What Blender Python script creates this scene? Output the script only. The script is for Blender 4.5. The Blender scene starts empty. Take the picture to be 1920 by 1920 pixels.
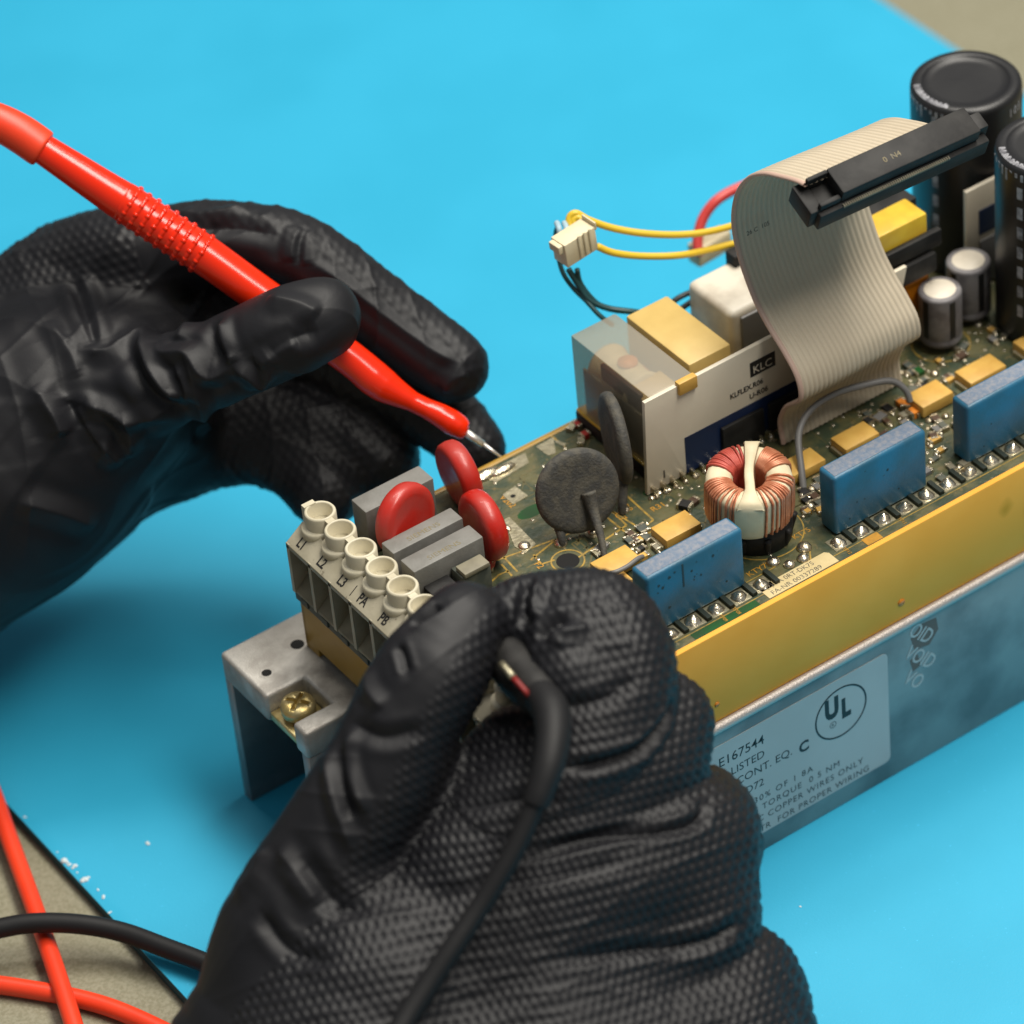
import bpy, bmesh, math, random
import numpy as np
from mathutils import Vector, Matrix
import openvdb as vdb

random.seed(7); rng = np.random.default_rng(7)
S = 0.001                                   # everything below is written in millimetres
SC = bpy.context.scene
COL = SC.collection
# ------------------------------------------------------------------ camera
RC = np.array([[0.8147945696069656, -0.5742193468124831, -0.07988711463837408],
               [0.4216968618534971, 0.49244878953004756, 0.7613579620607532],
               [-0.39784615876229357, -0.6540384785596609, 0.6433910960849955]])
CC = np.array([-308.095496778472, -520.2794518249757, 570.3839210344127])
FC = 7905.903
cam_d = bpy.data.cameras.new("camera"); cam = bpy.data.objects.new("camera", cam_d); COL.objects.link(cam)
cam_d.sensor_width = 36; cam_d.lens = FC / 1920 * 36
cam_d.clip_start = 0.05; cam_d.clip_end = 20
M = Matrix([list(RC.T[0]) + [CC[0] * S], list(RC.T[1]) + [CC[1] * S], list(RC.T[2]) + [CC[2] * S], [0, 0, 0, 1]])
cam.matrix_world = M
cam_d.dof.use_dof = True; cam_d.dof.focus_distance = 0.865; cam_d.dof.aperture_fstop = 12
SC.camera = cam
# ------------------------------------------------------------------ light
w = bpy.data.worlds.new("World"); SC.world = w; w.use_nodes = True
w.node_tree.nodes["Background"].inputs[0].default_value = (0.93, 0.97, 1.0, 1)
w.node_tree.nodes["Background"].inputs[1].default_value = 0.21

def lamp(name, loc, target, sx, sy, power, col, rot=0.0):
    d = bpy.data.lights.new(name, 'AREA'); d.shape = 'RECTANGLE'; d.size = sx; d.size_y = sy
    d.energy = power; d.color = col
    o = bpy.data.objects.new(name, d); COL.objects.link(o)
    dirv = Vector(target) - Vector(loc)
    o.matrix_world = Matrix.Translation(loc) @ dirv.to_track_quat('-Z', 'Y').to_matrix().to_4x4() @ Matrix.Rotation(rot, 4, 'Z')
    return o
lamp("ceiling_tube_lamp", (0.38, -0.16, 1.22), (0.08, 0.06, 0), 1.1, 0.34, 22.5, (1.0, 0.95, 0.86), math.radians(20))
lamp("ceiling_tube_lamp.001", (0.42, 0.46, 1.25), (0.10, 0.10, 0), 1.1, 0.20, 9.0, (1.0, 0.95, 0.86), math.radians(20))
SC.view_settings.view_transform = 'Standard'; SC.view_settings.look = 'None'
SC.view_settings.exposure = 0.0; SC.view_settings.gamma = 1

# ------------------------------------------------------------------ materials
def lin(r, g, b):
    f = lambda c: (c / 255 / 12.92) if c / 255 < 0.04045 else ((c / 255 + 0.055) / 1.055) ** 2.4
    return (f(r), f(g), f(b), 1)

def mat(name, col, rough=0.5, metal=0.0, col2=None, nscale=300, bump=0.0, bscale=900, rough2=None, detail=5,
        spots=None, spot_scale=400, spot_t=0.62, spec=0.5, coat=0.0, lo=0.4, hi=0.62):
    m = bpy.data.materials.new(name); m.use_nodes = True
    nt = m.node_tree; N = nt.nodes; L = nt.links; b = N["Principled BSDF"]
    b.inputs["Base Color"].default_value = col; b.inputs["Roughness"].default_value = rough
    b.inputs["Metallic"].default_value = metal; b.inputs["Specular IOR Level"].default_value = spec
    b.inputs["Coat Weight"].default_value = coat
    tc = N.new("ShaderNodeTexCoord")
    last = None
    if col2:
        n = N.new("ShaderNodeTexNoise"); n.inputs["Scale"].default_value = nscale; n.inputs["Detail"].default_value = detail
        L.new(tc.outputs["Object"], n.inputs["Vector"])
        r = N.new("ShaderNodeMapRange"); r.inputs[1].default_value = lo; r.inputs[2].default_value = hi
        L.new(n.outputs["Fac"], r.inputs[0])
        mx = N.new("ShaderNodeMix"); mx.data_type = 'RGBA'; mx.inputs[6].default_value = col; mx.inputs[7].default_value = col2
        L.new(r.outputs[0], mx.inputs[0]); L.new(mx.outputs[2], b.inputs["Base Color"]); last = mx.outputs[2]
        if rough2 is not None:
            rr = N.new("ShaderNodeMapRange"); rr.inputs[3].default_value = rough; rr.inputs[4].default_value = rough2
            L.new(r.outputs[0], rr.inputs[0]); L.new(rr.outputs[0], b.inputs["Roughness"])
    if spots:
        n2 = N.new("ShaderNodeTexNoise"); n2.inputs["Scale"].default_value = spot_scale; n2.inputs["Detail"].default_value = 3
        L.new(tc.outputs["Object"], n2.inputs["Vector"])
        r2 = N.new("ShaderNodeMapRange"); r2.inputs[1].default_value = spot_t; r2.inputs[2].default_value = spot_t + 0.05
        L.new(n2.outputs["Fac"], r2.inputs[0])
        m2 = N.new("ShaderNodeMix"); m2.data_type = 'RGBA'; m2.inputs[7].default_value = spots
        if last: L.new(last, m2.inputs[6])
        else: m2.inputs[6].default_value = col
        L.new(r2.outputs[0], m2.inputs[0]); L.new(m2.outputs[2], b.inputs["Base Color"])
    if bump:
        n3 = N.new("ShaderNodeTexNoise"); n3.inputs["Scale"].default_value = bscale; n3.inputs["Detail"].default_value = 4
        L.new(tc.outputs["Object"], n3.inputs["Vector"])
        bp = N.new("ShaderNodeBump"); bp.inputs["Strength"].default_value = bump; bp.inputs["Distance"].default_value = 0.0004
        L.new(n3.outputs["Fac"], bp.inputs["Height"]); L.new(bp.outputs[0], b.inputs["Normal"])
    return m

MT = dict(
    mat_blue=mat("mat_blue", (0.022, 0.365, 0.585, 1), 0.55, col2=(0.026, 0.385, 0.615, 1), nscale=25, bump=0.10, bscale=1800, spec=0.35, spots=(0.045, 0.47, 0.76, 1), spot_scale=1300, spot_t=0.70),
    mat_edge=mat("mat_edge", (0.004, 0.06, 0.08, 1), 0.7),
    desk=mat("desk_laminate", (0.27, 0.255, 0.18, 1), 0.38, col2=(0.205, 0.192, 0.125, 1), nscale=1500, bump=0.15, bscale=1400, detail=8),
    alu=mat("cast_aluminium", (0.56, 0.54, 0.50, 1), 0.45, 0.6, col2=(0.37, 0.35, 0.32, 1), nscale=160, bump=0.3, bscale=2600, rough2=0.6),
    alu_side=mat("brushed_aluminium", (0.33, 0.32, 0.31, 1), 0.46, 0.6, col2=(0.19, 0.19, 0.19, 1), nscale=55, bump=0.12, bscale=3000, rough2=0.46),
    alu_lip=mat("bare_aluminium", (0.50, 0.45, 0.42, 1), 0.52, 0.6, bump=0.35, bscale=2500),
    yellow=mat("yellow_plastic", (0.90, 0.44, 0.075, 1), 0.68, spec=0.10, col2=(0.86, 0.40, 0.06, 1), nscale=45, bump=0.06, bscale=700, spots=(0.52, 0.27, 0.025, 1), spot_scale=38, spot_t=0.64),
    yellow_shaded=mat("shaded_yellow_plastic", (0.40, 0.24, 0.035, 1), 0.4, col2=(0.36, 0.21, 0.03, 1), nscale=80),  # darker copy of the tray yellow, shade of the turned-away walls in its colour
    pcb=mat("green_board", (0.034, 0.050, 0.026, 1), 0.45, col2=(0.105, 0.098, 0.040, 1), nscale=170, bump=0.35, bscale=900, spots=(0.13, 0.105, 0.045, 1), spot_scale=620, spot_t=0.61, lo=0.42, hi=0.6),
    pcb_green=mat("bright_green_board", (0.012, 0.085, 0.018, 1), 0.3, col2=(0.02, 0.06, 0.02, 1), nscale=240),
    silk=mat("yellow_silkscreen", (0.40, 0.25, 0.035, 1), 0.55, col2=(0.22, 0.15, 0.035, 1), nscale=700),
    silk_orange=mat("orange_silkscreen", (0.55, 0.26, 0.02, 1), 0.5, col2=(0.40, 0.20, 0.02, 1), nscale=500),
    dark_bar=mat("dark_green_bar", (0.008, 0.016, 0.010, 1), 0.6),
    trace=mat("lacquered_copper", (0.13, 0.105, 0.035, 1), 0.45, col2=(0.07, 0.07, 0.03, 1), nscale=400),
    solder=mat("solder", (0.78, 0.72, 0.58, 1), 0.2, 0.95, col2=(0.45, 0.38, 0.26, 1), nscale=900, bump=0.5, bscale=1300, rough2=0.42),
    tin=mat("tinned_pad", (0.52, 0.47, 0.33, 1), 0.36, 0.8, col2=(0.40, 0.36, 0.24, 1), nscale=500, bump=0.3),
    blue_cap=mat("blue_box_plastic", (0.020, 0.145, 0.265, 1), 0.42, col2=(0.026, 0.11, 0.18, 1), nscale=120, bump=0.12, bscale=1500, spots=(0.016, 0.055, 0.085, 1), spot_scale=560, spot_t=0.69),
    dust=mat("dust_film", (0.245, 0.26, 0.30, 1), 0.85, col2=(0.15, 0.20, 0.28, 1), nscale=900, bump=0.4, bscale=2500, lo=0.35, hi=0.6),
    mark=mat("dark_speck", (0.02, 0.045, 0.055, 1), 0.7),
    amber=mat("amber_smd", (0.66, 0.40, 0.09, 1), 0.5, col2=(0.60, 0.34, 0.07, 1), nscale=300, bump=0.15),
    red_epoxy=mat("red_epoxy", (0.50, 0.018, 0.010, 1), 0.3, col2=(0.42, 0.035, 0.025, 1), nscale=120, bump=0.1, bscale=900, rough2=0.5, coat=0.15),
    grey_epoxy=mat("grey_epoxy", (0.048, 0.047, 0.043, 1), 0.75, col2=(0.088, 0.08, 0.062, 1), nscale=480, bump=0.5, bscale=1800),
    grey_box=mat("grey_box_plastic", (0.165, 0.16, 0.145, 1), 0.55, col2=(0.20, 0.195, 0.18, 1), nscale=260, bump=0.15, bscale=1800),
    cream=mat("cream_plastic", (0.62, 0.57, 0.43, 1), 0.4, col2=(0.53, 0.48, 0.35, 1), nscale=140, bump=0.08, bscale=1200),
    beige=mat("beige_plastic", (0.43, 0.39, 0.29, 1), 0.5, col2=(0.35, 0.315, 0.225, 1), nscale=160, bump=0.12, bscale=1500, spots=(0.24, 0.21, 0.15, 1), spot_scale=600, spot_t=0.68),
    beige_d=mat("grey_beige_plastic", (0.26, 0.235, 0.165, 1), 0.6, col2=(0.19, 0.17, 0.12, 1), nscale=200),
    slate=mat("slate_plastic", (0.055, 0.065, 0.055, 1), 0.6, col2=(0.10, 0.105, 0.08, 1), nscale=350),
    ceramic=mat("white_ceramic", (0.70, 0.63, 0.50, 1), 0.45, col2=(0.64, 0.57, 0.45, 1), nscale=70, bump=0.06, spots=(0.30, 0.22, 0.10, 1), spot_scale=330, spot_t=0.74),
    navy=mat("navy_glaze", (0.008, 0.022, 0.075, 1), 0.35, col2=(0.006, 0.014, 0.045, 1), nscale=50),
    black_pl=mat("black_plastic", (0.008, 0.0075, 0.0075, 1), 0.6, spec=0.35, col2=(0.02, 0.019, 0.018, 1), nscale=200, bump=0.12),
    black_sl=mat("black_sleeve", (0.006, 0.006, 0.0075, 1), 0.42, col2=(0.011, 0.011, 0.012, 1), nscale=60, bump=0.08, bscale=300),
    ink=mat("black_ink", (0.016, 0.015, 0.014, 1), 0.5),
    ink2=mat("faded_ink", (0.055, 0.05, 0.042, 1), 0.6, col2=(0.22, 0.19, 0.13, 1), nscale=1500),
    white_ink=mat("white_ink", (0.42, 0.42, 0.45, 1), 0.6, col2=(0.16, 0.16, 0.18, 1), nscale=600),
    gold_ink=mat("gold_ink", (0.20, 0.16, 0.07, 1), 0.6, col2=(0.17, 0.15, 0.10, 1), nscale=900),
    silver_sl=mat("grey_can_sleeve", (0.20, 0.19, 0.195, 1), 0.55, 0.1, col2=(0.11, 0.10, 0.105, 1), nscale=220, bump=0.15),
    can_top=mat("can_top", (0.66, 0.60, 0.50, 1), 0.5, col2=(0.58, 0.52, 0.42, 1), nscale=220),
    copper=mat("copper_wire", (0.60, 0.25, 0.14, 1), 0.38, 0.3, col2=(0.48, 0.16, 0.075, 1), nscale=420),
    copper_d=mat("dark_copper_wire", (0.30, 0.09, 0.045, 1), 0.4, 0.3, col2=(0.42, 0.13, 0.06, 1), nscale=420),
    copper_r=mat("red_enamel_wire", (0.50, 0.085, 0.06, 1), 0.4, 0.15, col2=(0.36, 0.05, 0.035, 1), nscale=420),
    tape=mat("cream_tape", (0.72, 0.63, 0.43, 1), 0.55, col2=(0.62, 0.53, 0.35, 1), nscale=200, bump=0.1),
    yellow_box=mat("straw_plastic", (0.60, 0.42, 0.14, 1), 0.45, col2=(0.54, 0.37, 0.115, 1), nscale=130, bump=0.08),
    white_pl=mat("offwhite_plastic", (0.72, 0.66, 0.55, 1), 0.45, col2=(0.52, 0.46, 0.37, 1), nscale=120),
    grey_pl=mat("grey_plastic", (0.16, 0.155, 0.15, 1), 0.5),
    transf=mat("transformer_tape", (0.70, 0.47, 0.035, 1), 0.45, col2=(0.62, 0.38, 0.03, 1), nscale=200, coat=0.2),
    transf_o=mat("orange_tape", (0.62, 0.20, 0.01, 1), 0.35, coat=0.2),
    ribbon=mat("ribbon_grey", (0.56, 0.48, 0.36, 1), 0.5, col2=(0.52, 0.44, 0.325, 1), nscale=60),
    ribbon_r=mat("ribbon_red_stripe", (0.52, 0.36, 0.29, 1), 0.5),
    red_mark=mat("dull_red_mark", (0.22, 0.010, 0.008, 1), 0.5),
    wire_y=mat("yellow_wire", (0.72, 0.48, 0.03, 1), 0.4), wire_g=mat("grey_wire", (0.16, 0.155, 0.15, 1), 0.5),
    wire_t=mat("dark_teal_wire", (0.012, 0.06, 0.065, 1), 0.4), wire_k=mat("black_wire", (0.02, 0.022, 0.024, 1), 0.4),
    wire_b=mat("pale_blue_wire", (0.35, 0.5, 0.58, 1), 0.4), wire_r=mat("pinkish_red_wire", (0.60, 0.055, 0.05, 1), 0.4),
    red_gloss=mat("red_probe_plastic", (0.84, 0.028, 0.003, 1), 0.2, col2=(0.80, 0.024, 0.003, 1), nscale=30, spec=0.5),
    red_rub=mat("red_rubber", (0.86, 0.055, 0.014, 1), 0.42, col2=(0.82, 0.045, 0.011, 1), nscale=60, bump=0.05),
    black_rub=mat("black_rubber", (0.007, 0.007, 0.008, 1), 0.6, spec=0.35, bump=0.08, bscale=600),
    steel=mat("steel", (0.82, 0.79, 0.74, 1), 0.42, 0.8),
    brass=mat("zinc_brass", (0.56, 0.47, 0.25, 1), 0.42, 0.8, col2=(0.50, 0.38, 0.14, 1), nscale=400, bump=0.2),
    label=mat("silver_label", (0.46, 0.46, 0.45, 1), 0.45, 0.12, col2=(0.42, 0.42, 0.41, 1), nscale=50),
    label_y=mat("cream_label", (0.62, 0.50, 0.26, 1), 0.5, col2=(0.55, 0.43, 0.21, 1), nscale=200),
    void=mat("peeled_adhesive", (0.12, 0.11, 0.10, 1), 0.75),
    hole=mat("dark_hole", (0.004, 0.004, 0.004, 1), 0.9),
    brown=mat("brown_part", (0.07, 0.035, 0.018, 1), 0.5), orange=mat("orange_part", (0.70, 0.22, 0.02, 1), 0.45),
    crumb=mat("white_crumb", (0.62, 0.72, 0.75, 1), 0.8),
)
# clear relay cover
def clear_mat():
    m = bpy.data.materials.new("clear_cover"); m.use_nodes = True; b = m.node_tree.nodes["Principled BSDF"]
    N = m.node_tree.nodes; L = m.node_tree.links
    tr = N.new("ShaderNodeBsdfTransparent"); tr.inputs[0].default_value = (0.84, 0.80, 0.71, 1)
    b.inputs["Base Color"].default_value = (0.44, 0.41, 0.34, 1); b.inputs["Roughness"].default_value = 0.3
    mx = N.new("ShaderNodeMixShader"); mx.inputs[0].default_value = 0.50
    L.new(tr.outputs[0], mx.inputs[1]); L.new(b.outputs[0], mx.inputs[2]); L.new(mx.outputs[0], N["Material Output"].inputs[0])
    return m
MT['clear'] = clear_mat()

# glove: fine relief on a black nitrile sheet
def glove_mat():
    m = bpy.data.materials.new("black_nitrile"); m.use_nodes = True; N = m.node_tree.nodes; L = m.node_tree.links
    b = N["Principled BSDF"]; tc = N.new("ShaderNodeTexCoord")
    n = N.new("ShaderNodeTexNoise"); n.inputs["Scale"].default_value = 45; n.inputs["Detail"].default_value = 6
    L.new(tc.outputs["Object"], n.inputs["Vector"])
    mx = N.new("ShaderNodeMix"); mx.data_type = 'RGBA'; mx.inputs[6].default_value = (0.0055, 0.0058, 0.0082, 1); mx.inputs[7].default_value = (0.0095, 0.0095, 0.0115, 1)
    L.new(n.outputs["Fac"], mx.inputs[0]); L.new(mx.outputs[2], b.inputs["Base Color"])
    rr = N.new("ShaderNodeMapRange"); rr.inputs[3].default_value = 0.44; rr.inputs[4].default_value = 0.62
    L.new(n.outputs["Fac"], rr.inputs[0]); L.new(rr.outputs[0], b.inputs["Roughness"])
    b.inputs["Specular IOR Level"].default_value = 0.34
    n2 = N.new("ShaderNodeTexNoise"); n2.inputs["Scale"].default_value = 2600; L.new(tc.outputs["Object"], n2.inputs["Vector"])
    bp = N.new("ShaderNodeBump"); bp.inputs["Strength"].default_value = 0.10; bp.inputs["Distance"].default_value = 0.0002
    L.new(n2.outputs["Fac"], bp.inputs["Height"]); L.new(bp.outputs[0], b.inputs["Normal"])
    return m
MT['glove'] = glove_mat()

# ------------------------------------------------------------------ helpers
def V(*a): return Vector(a)
def at(px, py, t=0.0):
    """point of the work area, t millimetres nearer than the probe tip"""
    d = 900.684 - t
    return CC + RC.T @ np.array([(px - 960) * d / FC, -(py - 960) * d / FC, -d])
def onz(px, py, z):
    r = RC.T @ np.array([(px - 960) / FC, -(py - 960) / FC, -1.0])
    return CC + r * ((z - CC[2]) / r[2])

class MB:
    def __init__(s): s.v = []; s.f = []; s.mi = []; s.sm = []
    def add(s, vs, fs, mi=0, smooth=False):
        o = len(s.v); s.v.extend([tuple(map(float, v)) for v in vs])
        for f in fs: s.f.append([o + i for i in f]); s.mi.append(mi); s.sm.append(smooth)
        return s
    def box(s, x0, x1, y0, y1, z0, z1, mi=0, T=None):
        vs = [(x, y, z) for z in (z0, z1) for y in (y0, y1) for x in (x0, x1)]
        if T is not None: vs = [T @ Vector(v) for v in vs]
        return s.add(vs, [(0, 2, 3, 1), (4, 5, 7, 6), (0, 1, 5, 4), (2, 6, 7, 3), (0, 4, 6, 2), (1, 3, 7, 5)], mi)
    def lathe(s, prof, T=None, n=32, mi=0, smooth=True, cap=True):
        """prof: (r, z) list, axis Z"""
        vs = []; fs = []
        for r, z in prof:
            for k in range(n):
                a = 2 * math.pi * k / n; vs.append(Vector((r * math.cos(a), r * math.sin(a), z)))
        for i in range(len(prof) - 1):
            for k in range(n):
                k2 = (k + 1) % n; fs.append((i * n + k, i * n + k2, (i + 1) * n + k2, (i + 1) * n + k))
        if cap:
            fs.append(tuple(reversed(range(n)))); fs.append(tuple((len(prof) - 1) * n + k for k in range(n)))
        if T is not None: vs = [T @ v for v in vs]
        return s.add(vs, fs, mi, smooth)
    def tube(s, pts, r, n=12, mi=0, sub=6, cap=True, spline=True):
        P, Rr = spline_pts(pts, r, sub) if spline else (np.array(pts, float), np.array(r if hasattr(r, '__len__') else [r] * len(pts), float))
        vs = []; fs = []; T = np.gradient(P, axis=0); T /= np.linalg.norm(T, axis=1)[:, None] + 1e-9
        u = np.cross(T[0], [0, 0, 1.0]); 
        if np.linalg.norm(u) < 1e-3: u = np.cross(T[0], [1.0, 0, 0])
        u /= np.linalg.norm(u)
        for i in range(len(P)):
            u = u - T[i] * (u @ T[i]); u /= np.linalg.norm(u); w_ = np.cross(T[i], u)
            for k in range(n):
                a = 2 * math.pi * k / n; vs.append(P[i] + Rr[i] * (math.cos(a) * u + math.sin(a) * w_))
        for i in range(len(P) - 1):
            for k in range(n):
                k2 = (k + 1) % n; fs.append((i * n + k, i * n + k2, (i + 1) * n + k2, (i + 1) * n + k))
        if cap: fs.append(tuple(reversed(range(n)))); fs.append(tuple((len(P) - 1) * n + k for k in range(n)))
        return s.add(vs, fs, mi, True)
    def sphere(s, c, r, mi=0, n=10, sx=1, sy=1, sz=1):
        vs = []; fs = []; m = n // 2
        for i in range(m + 1):
            th = math.pi * i / m
            for k in range(n):
                a = 2 * math.pi * k / n
                vs.append((c[0] + sx * r * math.sin(th) * math.cos(a), c[1] + sy * r * math.sin(th) * math.sin(a), c[2] + sz * r * math.cos(th)))
        for i in range(m):
            for k in range(n):
                k2 = (k + 1) % n; fs.append((i * n + k, (i + 1) * n + k, (i + 1) * n + k2, i * n + k2))
        return s.add(vs, fs, mi, True)
    def prism(s, poly, z0, z1, T=None, mi=0):
        n = len(poly); vs = [Vector((x, y, z0)) for x, y in poly] + [Vector((x, y, z1)) for x, y in poly]
        if T is not None: vs = [T @ v for v in vs]
        fs = [tuple(reversed(range(n))), tuple(range(n, 2 * n))] + [(i, (i + 1) % n, n + (i + 1) % n, n + i) for i in range(n)]
        return s.add(vs, fs, mi)
    def obj(s, name, mats, parent=None, bevel=0.0, seg=2, fix=True):
        me = bpy.data.meshes.new(name)
        me.from_pydata([(v[0] * S, v[1] * S, v[2] * S) for v in s.v], [], s.f)
        if not isinstance(mats, (list, tuple)): mats = [mats]
        for m in mats: me.materials.append(MT[m] if isinstance(m, str) else m)
        me.polygons.foreach_set("material_index", s.mi); me.polygons.foreach_set("use_smooth", s.sm)
        if fix:
            bm = bmesh.new(); bm.from_mesh(me)
            bmesh.ops.recalc_face_normals(bm, faces=bm.faces)
            if bevel:
                es = [e for e in bm.edges if len(e.link_faces) == 2 and e.calc_face_angle(0) > 0.6]
                bmesh.ops.bevel(bm, geom=es, offset=bevel * S, segments=seg, profile=0.5, affect='EDGES', clamp_overlap=True)
                for f in bm.faces: f.smooth = True
            bm.to_mesh(me); bm.free()
            if bevel:
                try: me.set_sharp_from_angle(angle=math.radians(40))
                except Exception: pass
        me.update()
        o = bpy.data.objects.new(name, me); COL.objects.link(o)
        if parent is not None: put(o, parent)
        return o

def put(o, parent):
    o.parent = parent
    o.matrix_parent_inverse = WM[parent.name].inverted() if parent.name in WM else Matrix.Identity(4)
WM = {}
def thing(name, label, cat, loc=(0, 0, 0), group=None):
    o = bpy.data.objects.new(name, None); COL.objects.link(o)
    o.location = [c * S for c in loc]; WM[o.name] = Matrix.Translation(o.location)
    o.empty_display_size = 0.01
    o["label"] = label; o["category"] = cat
    if group: o["group"] = group
    return o
def tag(o, label, cat, group=None):
    o["label"] = label; o["category"] = cat
    if group: o["group"] = group
    return o

def spline_pts(pts, r, sub=6):
    P = np.array([tuple(p) for p in pts], float); n = len(P)
    Rr = np.array(r if hasattr(r, '__len__') else [r] * n, float)
    if n < 3:
        t = np.linspace(0, 1, sub + 1)[:, None]; return P[0] * (1 - t) + P[-1] * t, Rr[0] * (1 - t[:, 0]) + Rr[-1] * t[:, 0]
    out = []; ro = []
    for i in range(n - 1):
        p0 = P[max(i - 1, 0)]; p1 = P[i]; p2 = P[i + 1]; p3 = P[min(i + 2, n - 1)]
        for j in range(sub):
            t = j / sub
            out.append(0.5 * ((2 * p1) + (-p0 + p2) * t + (2 * p0 - 5 * p1 + 4 * p2 - p3) * t * t + (-p0 + 3 * p1 - 3 * p2 + p3) * t ** 3))
            ro.append(Rr[i] * (1 - t) + Rr[i + 1] * t)
    out.append(P[-1]); ro.append(Rr[-1])
    return np.array(out), np.array(ro)

def frame(o, x, y):
    """matrix with origin o, text direction x, up direction y (mm)"""
    x = Vector(x).normalized(); y = Vector(y); y = (y - x * y.dot(x)).normalized(); z = x.cross(y)
    return Matrix([[x[0], y[0], z[0], o[0]], [x[1], y[1], z[1], o[1]], [x[2], y[2], z[2], o[2]], [0, 0, 0, 1]])

def text_into(mb, txt, T, size, mi=0, sx=1.0, align='LEFT', ext=0.02, shear=0.0, bold=0.0, spacing=1.0):
    cu = bpy.data.curves.new("t", 'FONT'); cu.body = txt; cu.size = size; cu.extrude = ext; cu.align_x = align
    cu.resolution_u = 3; cu.shear = shear; cu.offset = bold; cu.space_character = spacing
    ob = bpy.data.objects.new("t", cu); COL.objects.link(ob)
    dg = bpy.context.evaluated_depsgraph_get(); me = ob.evaluated_get(dg).to_mesh()
    Tm = T @ Matrix.Diagonal((sx, 1, 1, 1))
    mb.add([Tm @ v.co for v in me.vertices], [list(p.vertices) for p in me.polygons], mi)
    ob.evaluated_get(dg).to_mesh_clear()
    bpy.data.objects.remove(ob); bpy.data.curves.remove(cu)

def bbox_obj(name, x0, x1, y0, y1, z0, z1, m, parent=None, bevel=0.4, seg=2, T=None):
    return MB().box(x0, x1, y0, y1, z0, z1, T=T).obj(name, m, parent, bevel, seg)

# ------------------------------------------------------------------ setting: desk and mat
ZT = -65.56
desk = MB().box(-900, 1500, -900, 1800, ZT - 30, ZT - 3.4).obj("desk", "desk"); desk["kind"] = "structure"
mt = thing("work_mat", "bright blue rubber anti-static mat lying under the opened drive", "mat", (115, 250, ZT - 3.3))
def rounded_rect(x0, x1, y0, y1, r, n=8):
    p = []
    for cx, cy, a0 in ((x1 - r, y1 - r, 0), (x0 + r, y1 - r, 90), (x0 + r, y0 + r, 180), (x1 - r, y0 + r, 270)):
        for k in range(n + 1):
            a = math.radians(a0 + 90 * k / n); p.append((cx + r * math.cos(a), cy + r * math.sin(a)))
    return p
MB().prism(rounded_rect(-57, 285, -420, 640, 12), ZT - 0.5, ZT).obj("top_layer", "mat_blue", mt, 0.15)
MB().prism(rounded_rect(-56.9, 284.9, -419.9, 639.9, 12), ZT - 3.3, ZT - 0.5).obj("backing_layer", "mat_edge", mt)
cr = MB()
for px, py, r in ((108, 1597, .35), (124, 1614, 1.15), (130, 1621, .6), (138, 1624, .9), (144, 1637, .45), (158, 1650, 1.0), (165, 1646, .5), (183, 1669, .4), (195, 1683, .6), (205, 1710, .5), (47, 1533, .4), (278, 1580, .8), (1310 * 0 + 1500, 1700, .3)):
    p = onz(px, py, ZT)
    for q in range(3):
        cr.sphere((p[0] + random.uniform(-.6, .6) * r, p[1] + random.uniform(-.6, .6) * r, ZT + 0.1 * r), r * random.uniform(.4, .8), n=6, sz=.5)
cr = cr.obj("crumbs", "crumb"); cr["kind"] = "stuff"; cr["label"] = "tiny white crumbs scattered near the mat edge"

# ------------------------------------------------------------------ the drive
D = thing("motor_drive", "opened electronic drive with green circuit board in yellow tray on aluminium chassis", "circuit board", (90, 40, ZT))
XE = 215.0                                   # far end, outside the frame
# chassis
MB().box(4, XE, 0, 3, ZT, -25.2).obj("side_panel", "alu_side", D, 0.3)
lip = MB(); lip.tube([(4, 0.6, -24.5), (XE, 0.6, -24.5)], 1.25, 14, sub=40); lip.box(4, XE, 1.0, 76, -26.5, -23.5)
lip.obj("top_rail", "alu_lip", D)
MB().box(4, XE, 76.2, 79, ZT, -23.6).obj("rear_panel", "alu", D, 0.3)
ft = MB().prism([(-15, 53), (-15, 57.9), (-5.2, 57.9), (-5.2, 68.2), (-15, 68.2), (-15, 86.4), (24, 86.4), (24, 53)], -31, -23.42)
foot = ft.obj("mounting_foot", "alu", D, 0.9, 3)
MB().box(-14.8, 24, 83.3, 86.3, ZT, -30.6).obj("foot_wall", "alu_side", D, 0.3)
MB().box(-14.8, 24, 53.1, 56.1, ZT, -30.6).obj("foot_wall", "alu_side", D, 0.3)
MB().box(-14.6, -5.3, 58, 68.1, -30.2, -28.0).obj("washer_plate", "brass", D, 0.35)
# pan head screw with a real cross recess
def screw_mesh():
    b = MB(); b.lathe([(1.6, -3.0), (3.7, -3.0), (3.8, -1.4), (3.5, -0.5), (2.6, -0.1), (0.02, 0.1)], n=40)
    o = b.obj("cross_head_screw", "brass", None)
    c = MB().box(-2.6, 2.6, -.5, .5, -1.4, 2).obj("cut", "brass"); c2 = MB().box(-.5, .5, -2.6, 2.6, -1.4, 2).obj("cut", "brass")
    dgl = []
    for k in (c, c2):
        m = o.modifiers.new("b", 'BOOLEAN'); m.operation = 'DIFFERENCE'; m.object = k; m.solver = 'EXACT'
    dg = bpy.context.evaluated_depsgraph_get(); me = bpy.data.meshes.new_from_object(o.evaluated_get(dg))
    o.modifiers.clear(); o.data = me
    for k in (c, c2): bpy.data.objects.remove(k)
    return o
scr = screw_mesh()
scr.matrix_basis = Matrix.Translation((-10.4 * S, 63.0 * S, -23.6 * S)) @ Matrix.Rotation(math.radians(35), 4, 'Z')
put(scr, D)
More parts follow.
